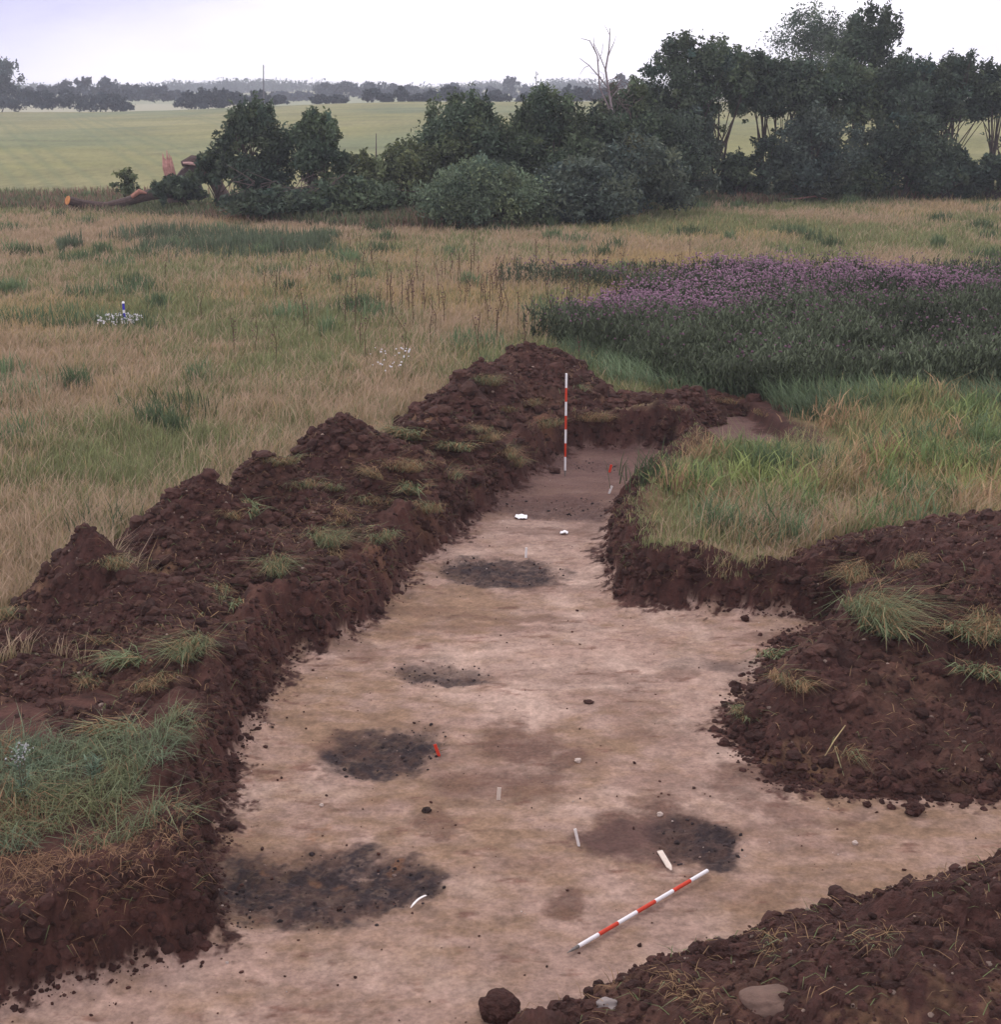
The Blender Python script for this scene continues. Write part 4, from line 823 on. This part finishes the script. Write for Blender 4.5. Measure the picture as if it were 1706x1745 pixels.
up_at(750, 1288, 741, 1268, .035, M_tagr, 'red_peg', 'red peg leaning on the near charcoal patch left of centre', 'peg')
up_at(1038, 806, 1042, 792, .045, M_tagr, 'red_peg', 'small red peg far down the trench right of the upright rod', 'peg')
p = flat(1124, 1462); q = flat(1144, 1487); tag(slab(q + (0, 0, .03), p + (0, 0, .08), .055, .01, side=(1, .1, 0)).build('label_board', M_tag, None, loc=tuple(q)), 'flat pale wooden label lying on the edge of the half dug pit', 'label')
p = flat(700, 1552); q = flat(726, 1535); tag(slab(p + (0, 0, .035), q + (0, 0, .06), .022, .006, curve=.02, side=(0, 1, 0)).build('plastic_tag', M_tagw, None, loc=tuple(p)), 'curled white tag lying at the right end of the big charcoal pit', 'tag')
p = flat(738, 1290); q = flat(762, 1280); a = MB(); a.tube([p + (0, 0, .03), (p + q) / 2 + (0, 0, .045), q + (0, 0, .03)], [.006, .007, .004], 6, (.2, .12, .08)); o = a.build('twig', M_bark, None, loc=tuple(p)); tag(o, 'small brown twig lying beside the red peg', 'twig')
def paper(px, py, rx, ry, label, name='paper_sheet'):
    c = flat(px, py); e_ = flat(px + rx, py)[0] - c[0]; d = (flat(px, py - ry) - flat(px, py + ry))[1] / 2; n = 14; u = np.linspace(-1, 1, n); X, Y = np.meshgrid(u, u)
    a = np.maximum(np.abs(X), np.abs(Y)); r_ = np.hypot(X, Y) + 1e-6; X = X * a / r_ * (1 + .2 * fbm(X + px, Y, 1.5, 2, 5)); Y = Y * a / r_
    Z = .035 + .03 * fbm(X * 2 + px, Y * 2, 1, 3, 6); V = np.stack([X * e_, Y * d, Z], -1).reshape(-1, 3); id_ = np.arange(n * n).reshape(n, n)
    q = np.stack([id_[:-1, :-1], id_[:-1, 1:], id_[1:, 1:], id_[1:, :-1]], -1).reshape(-1, 4); V2 = V - (0, 0, .006); V = np.concatenate([V, V2]); q = np.concatenate([q, q[:, ::-1] + n * n])
    o = mesh_np(name, V, q, np.full(len(q), 4), M_paper, None, False, None, None, tuple(c)); tag(o, label, 'scrap')
paper(888, 883, 12, 3.6, 'crumpled white sheet on the sand beyond the far charcoal pit', 'white_sheet'); paper(961, 910, 7, 2, 'small white scrap on the sand left of the grass island', 'white_scrap')
# blue and white stake among the daisies
p = flat(213, 556, MZ); t = at(212, 517, p[1]); e = empty('striped_stake', tuple(p), 'blue and white striped stake standing in the ring of daisies', 'stake'); mb = MB(); L = t[2] - MZ; 
for i in range(7): mb.tube([(0, 0, L * i / 7), (0, 0, L * (i + 1) / 7)], [.035, .035], 10, mi=0 if i % 3 != 1 else 1)
mb.build('shaft', [M_blue, M_white], e); mb = MB(); mb.tube([(0, 0, L), (0, 0, L + .05)], [.045, .03], 10); mb.build('cap', M_paper, e)
# clods and stones lying free
def lump(px, py, r, name, label, cat, m, col, z=0, zsc=.85, group=None):
    c = flat(px, py, z); 
    if z == 0: c[2] = gz(c[0], c[1])
    V, Fc = ico()[0]; import bmesh as _b
    b = _b.new(); _b.ops.create_icosphere(b, subdivisions=4, radius=1); V = np.array([v.co[:] for v in b.verts]); Fc = np.array([[v.index for v in f.verts] for f in b.faces]); b.free()
    s = px * .37; V = V * (1 + .28 * fbm(V[:, 0] + s, V[:, 1] + V[:, 2] * 1.7, 1.3, 4, int(px)) + (.3 * fbm(V[:, 0] * 2 + s, V[:, 2] * 2 - V[:, 1], 2, 4, int(py)) if cat == 'clod' else 0))[:, None]
    V = V * r * np.array([1.1, 1, zsc]); V[:, 2] += r * zsc * .6
    o = mesh_np(name, V, Fc, np.full(len(Fc), 3), m, np.tile([col], (len(V), 1)), cat != 'clod', None, None, tuple(c)); return tag(o, label, cat, group)
lump(1557, 1385, .085, 'soil_clod', 'single dark soil clod on bright sand at the right', 'clod', M_soil, SOIL)
lump(1413, 1355, .062, 'soil_clod', 'dark clod at the foot of the large right heap, nearest its front', 'clod', M_soil, SOIL)
lump(1478, 1372, .04, 'soil_clod', 'small flat clod between two bigger clods below the right heap', 'clod', M_soil, SOIL)
lump(1003, 1197, .055, 'soil_clod', 'flat dark clod alone in the middle of the trench', 'clod', M_soil, SOIL, zsc=.4)
lump(727, 1382, .045, 'soil_clod', 'black crumb above the big charcoal pit', 'clod', M_soil, (.03, .016, .014), zsc=.5)
lump(1270, 1058, .055, 'soil_clod', 'round clod on pale sand near the side cutting', 'clod', M_soil, SOIL)
lump(1183, 1030, .10, 'soil_clod', 'large clod fallen at the foot of the grass island edge', 'clod', M_soil, SOIL)
lump(946, 806, .10, 'soil_clod', 'clod against the foot of the upright rod', 'clod', M_soil, SOIL, zsc=.6)
lump(850, 1735, .14, 'soil_clod', 'big crumbly clod at the bottom edge left of the boulder heap', 'clod', M_soil, SOIL)
lump(548, 1373, .022, 'pebble', 'pale pebble on sand between the two near charcoal patches', 'stone', M_stone, (.5, .4, .35))
lump(1125, 1390, .03, 'pebble', 'pale pebble just behind the half dug pit', 'stone', M_stone, (.5, .4, .35))
lump(1457, 1437, .028, 'pebble', 'brown pebble on the sand right of the half dug pit', 'stone', M_stone, (.5, .4, .35))
lump(985, 1298, .035, 'pebble', 'grey pebble in the brown stain right of centre', 'stone', M_stone, (.5, .4, .35))
p = hit_heap(9, 1320, 1695); o = lump(1320, 1690, .17, 'boulder', 'rounded brownish boulder half buried in the lower right heap', 'stone', M_stone, (.14, .088, .07), z=.01); o.location = tuple(p - (0, 0, .13)); o.scale = (1.25, .9, .75)
p = hit_heap(9, 1035, 1712); o = lump(1036, 1712, .07, 'stone', 'grey stone in the toe of the lower right heap', 'stone', M_stone, (.24, .2, .19), z=.01); o.location = tuple(p - (0, 0, .05))
# plants standing on the bank
def weed(px, py, H, label, white=True):
    p = flat(px, py, MZ); p[2] = gz(p[0], p[1]); e = empty('weed', tuple(p), label, 'plant'); mb = MB()
    tops = []
    for j in range(4):
        t = np.array([rng.normal(0, .05), rng.normal(0, .05), H * rng.uniform(.8, 1)]); mb.tube([(0, 0, -.02), t * .5 + (rng.normal(0, .02), 0, 0), t], [.007, .005, .003], 5, (.12, .10, .07)); tops.append(t)
    mb.build('stem', M_grass, e); n = 90; z = rng.uniform(.15, .95, n) * H; mb = MB(); c = np.array([.14, .19, .13]) * rng.uniform(.7, 1.4, (n, 1))
    blades(mb, np.stack([rng.normal(0, .03, n), rng.normal(0, .03, n), z], -1), rng.uniform(.02, .08, n), rng.uniform(.012, .03, n), rng.uniform(.05, .12, n), rng.uniform(0, 6.28, n), c, c); mb.build('leaves', M_grass, e)
    if white:
        mb = MB(); P = np.concatenate([t + rng.normal(0, .04, (14, 3)) for t in tops]); v, f, cc = clods(P, rng.uniform(.006, .014, len(P)), np.tile([(.42, .42, .42)], (len(P), 1))); mb.add(v, f.ravel(), np.full(len(f), 3), cc); mb.build('flowers', M_grass, e)
weed(42, 1372, .62, 'grey flowered weed standing on the bank at the left edge')
weed(165, 1345, .35, 'short pale weed in the bank grass', False)
a = MB(); p0 = hit_heap(8, 1440, 1245); p1 = hit_heap(8, 1402, 1300); p2 = hit_heap(8, 1422, 1280); p3 = hit_heap(8, 1438, 1325)
a.tube([p0 + (0, 0, .06), (p0 + p1) / 2 + (0, 0, .07), p1 + (0, 0, .03)], [.006, .008, .005], 6, (.42, .32, .17)); a.tube([p2 + (0, 0, .05), (p2 + p3) / 2 + (-.01, 0, .06), p3 + (0, 0, .02)], [.005, .005, .003], 6, (.30, .28, .15))
tag(a.build('plant_stalk', M_bark, None, loc=tuple(p0)), 'pale forked plant stalk lying on the front of the large right heap', 'stalk')

# crumbs scattered over the trench floor (uncountable)
mb = MB(); n = 7000; x, y = sample_view(n, 9, 27, 1.3, .42); sd = ground(x, y); k = (sd < -.05) & (rng.random(n) < .12 + .9 * np.exp(sd / .35)); x, y = x[k], y[k]; n = len(x); g = height(x, y)
R = np.clip(rng.lognormal(-4.7, .5, n), .004, .035); cc = np.tile([SOIL * 1.1], (n, 1)) * rng.uniform(.6, 1.5, (n, 1)); m = rng.random(n) < .12; cc[m] = np.array([.5, .4, .36]); R[m] = np.clip(R[m], 0, .014)
v, f, c = clods(np.stack([x, y, g + R * .3], -1), R, cc); mb.add(v, f.ravel(), np.full(len(f), 3), c)
tag(mb.build('soil_crumbs', M_soil), 'crumbs of dark soil and small stones scattered on the trench floor', 'soil crumbs', kind='stuff')

mb = MB(); per = []
for i in range(len(TR) - 4):
    a = np.array(TR[i]); b = np.array(TR[i + 1]); L = np.linalg.norm(b - a); m = int(L * 230 * min(1.4, 16 / max(8, (a[1] + b[1]) / 2)))
    per.append(a + (b - a) * rng.random(m)[:, None])
P2 = np.concatenate(per) + rng.normal(0, .22, (sum(map(len, per)), 2))
fr = []
for i in range(11):
    a = np.array(HP[i]); b = np.array(HP[i + 1]); m = int(np.linalg.norm(b - a) * 260)
    if i > 9 or i < 1: m //= 3
    fr.append(a + (b - a) * rng.random(m)[:, None] + rng.normal(0, .14, (m, 2)))
fr = np.concatenate(fr); zf = np.maximum(height(fr[:, 0], fr[:, 1]), all_heaps(fr[:, 0], fr[:, 1])); Rf = np.clip(rng.lognormal(-4.1, .7, len(fr)), .008, .09)
v, f, c = clods(np.stack([fr[:, 0], fr[:, 1], zf], -1), Rf, SOIL * rng.uniform(.6, 1.3, (len(fr), 1)), 2, .2); mb.add(v, f.ravel(), np.full(len(f), 3), c)
for (cx, cy, rx, ry, k_, a_) in STW:
    if k_ != 'c' or a_ < .65: continue
    m = int(rx * ry * 150) + 10; an = rng.uniform(0, 6.28, m); q_ = np.sqrt(rng.random(m)) * 1.02; xx_ = cx + np.cos(an) * q_ * rx; yy_ = cy + np.sin(an) * q_ * ry
    cc = np.where(rng.random((m, 1)) < .12, [[.20, .14, .12]], [[.04, .027, .028]]) * rng.uniform(.5, 1.5, (m, 1)); v, f, c = clods(np.stack([xx_, yy_, height(xx_, yy_) + .003], -1), np.clip(rng.lognormal(-4.75, .55, m), .004, .028), cc, 2, .2); mb.add(v, f.ravel(), np.full(len(f), 3), c)
sd = ground(P2[:, 0], P2[:, 1]); k = (sd > -.22) & (sd < .45); P2 = P2[k]; sd = sd[k]
z = np.maximum(height(P2[:, 0], P2[:, 1]), all_heaps(P2[:, 0], P2[:, 1])); n = len(P2); R = np.clip(rng.lognormal(-3.9, .7, n), .01, .10) * np.where(sd < -.08, .5, 1)
cc = SOIL * rng.uniform(.6, 1.3, (n, 1)); v, f, c = clods(np.stack([P2[:, 0], P2[:, 1], z], -1), R, cc, 2, .2); mb.add(v, f.ravel(), np.full(len(f), 3), c)
tag(mb.build('edge_clods', M_soil), 'broken brown soil lumps along the cut sides of the trench', 'soil lumps', kind='stuff')

# ---------------------------------------------------------------- haze
hx = 1600; V = [(x, y, z) for z in (-3.5, 75) for x, y in ((-hx, -40), (hx, -40), (hx, 2060), (-hx, 2060))]
o = mesh_np('haze', V, [0, 3, 2, 1, 4, 5, 6, 7, 0, 1, 5, 4, 1, 2, 6, 5, 2, 3, 7, 6, 3, 0, 4, 7], [4] * 6, [], None)
m = bpy.data.materials.new('haze'); m.use_nodes = True; t = m.node_tree; t.nodes.clear(); oo = N(t, 'ShaderNodeOutputMaterial'); v = N(t, 'ShaderNodeVolumePrincipled')
v.inputs['Color'].default_value = (.84, .88, 1, 1); v.inputs['Density'].default_value = .00042; t.links.new(v.outputs[0], oo.inputs['Volume']); o.data.materials.append(m)
tag(o, 'thin pale haze over the fields', 'haze', kind='stuff')
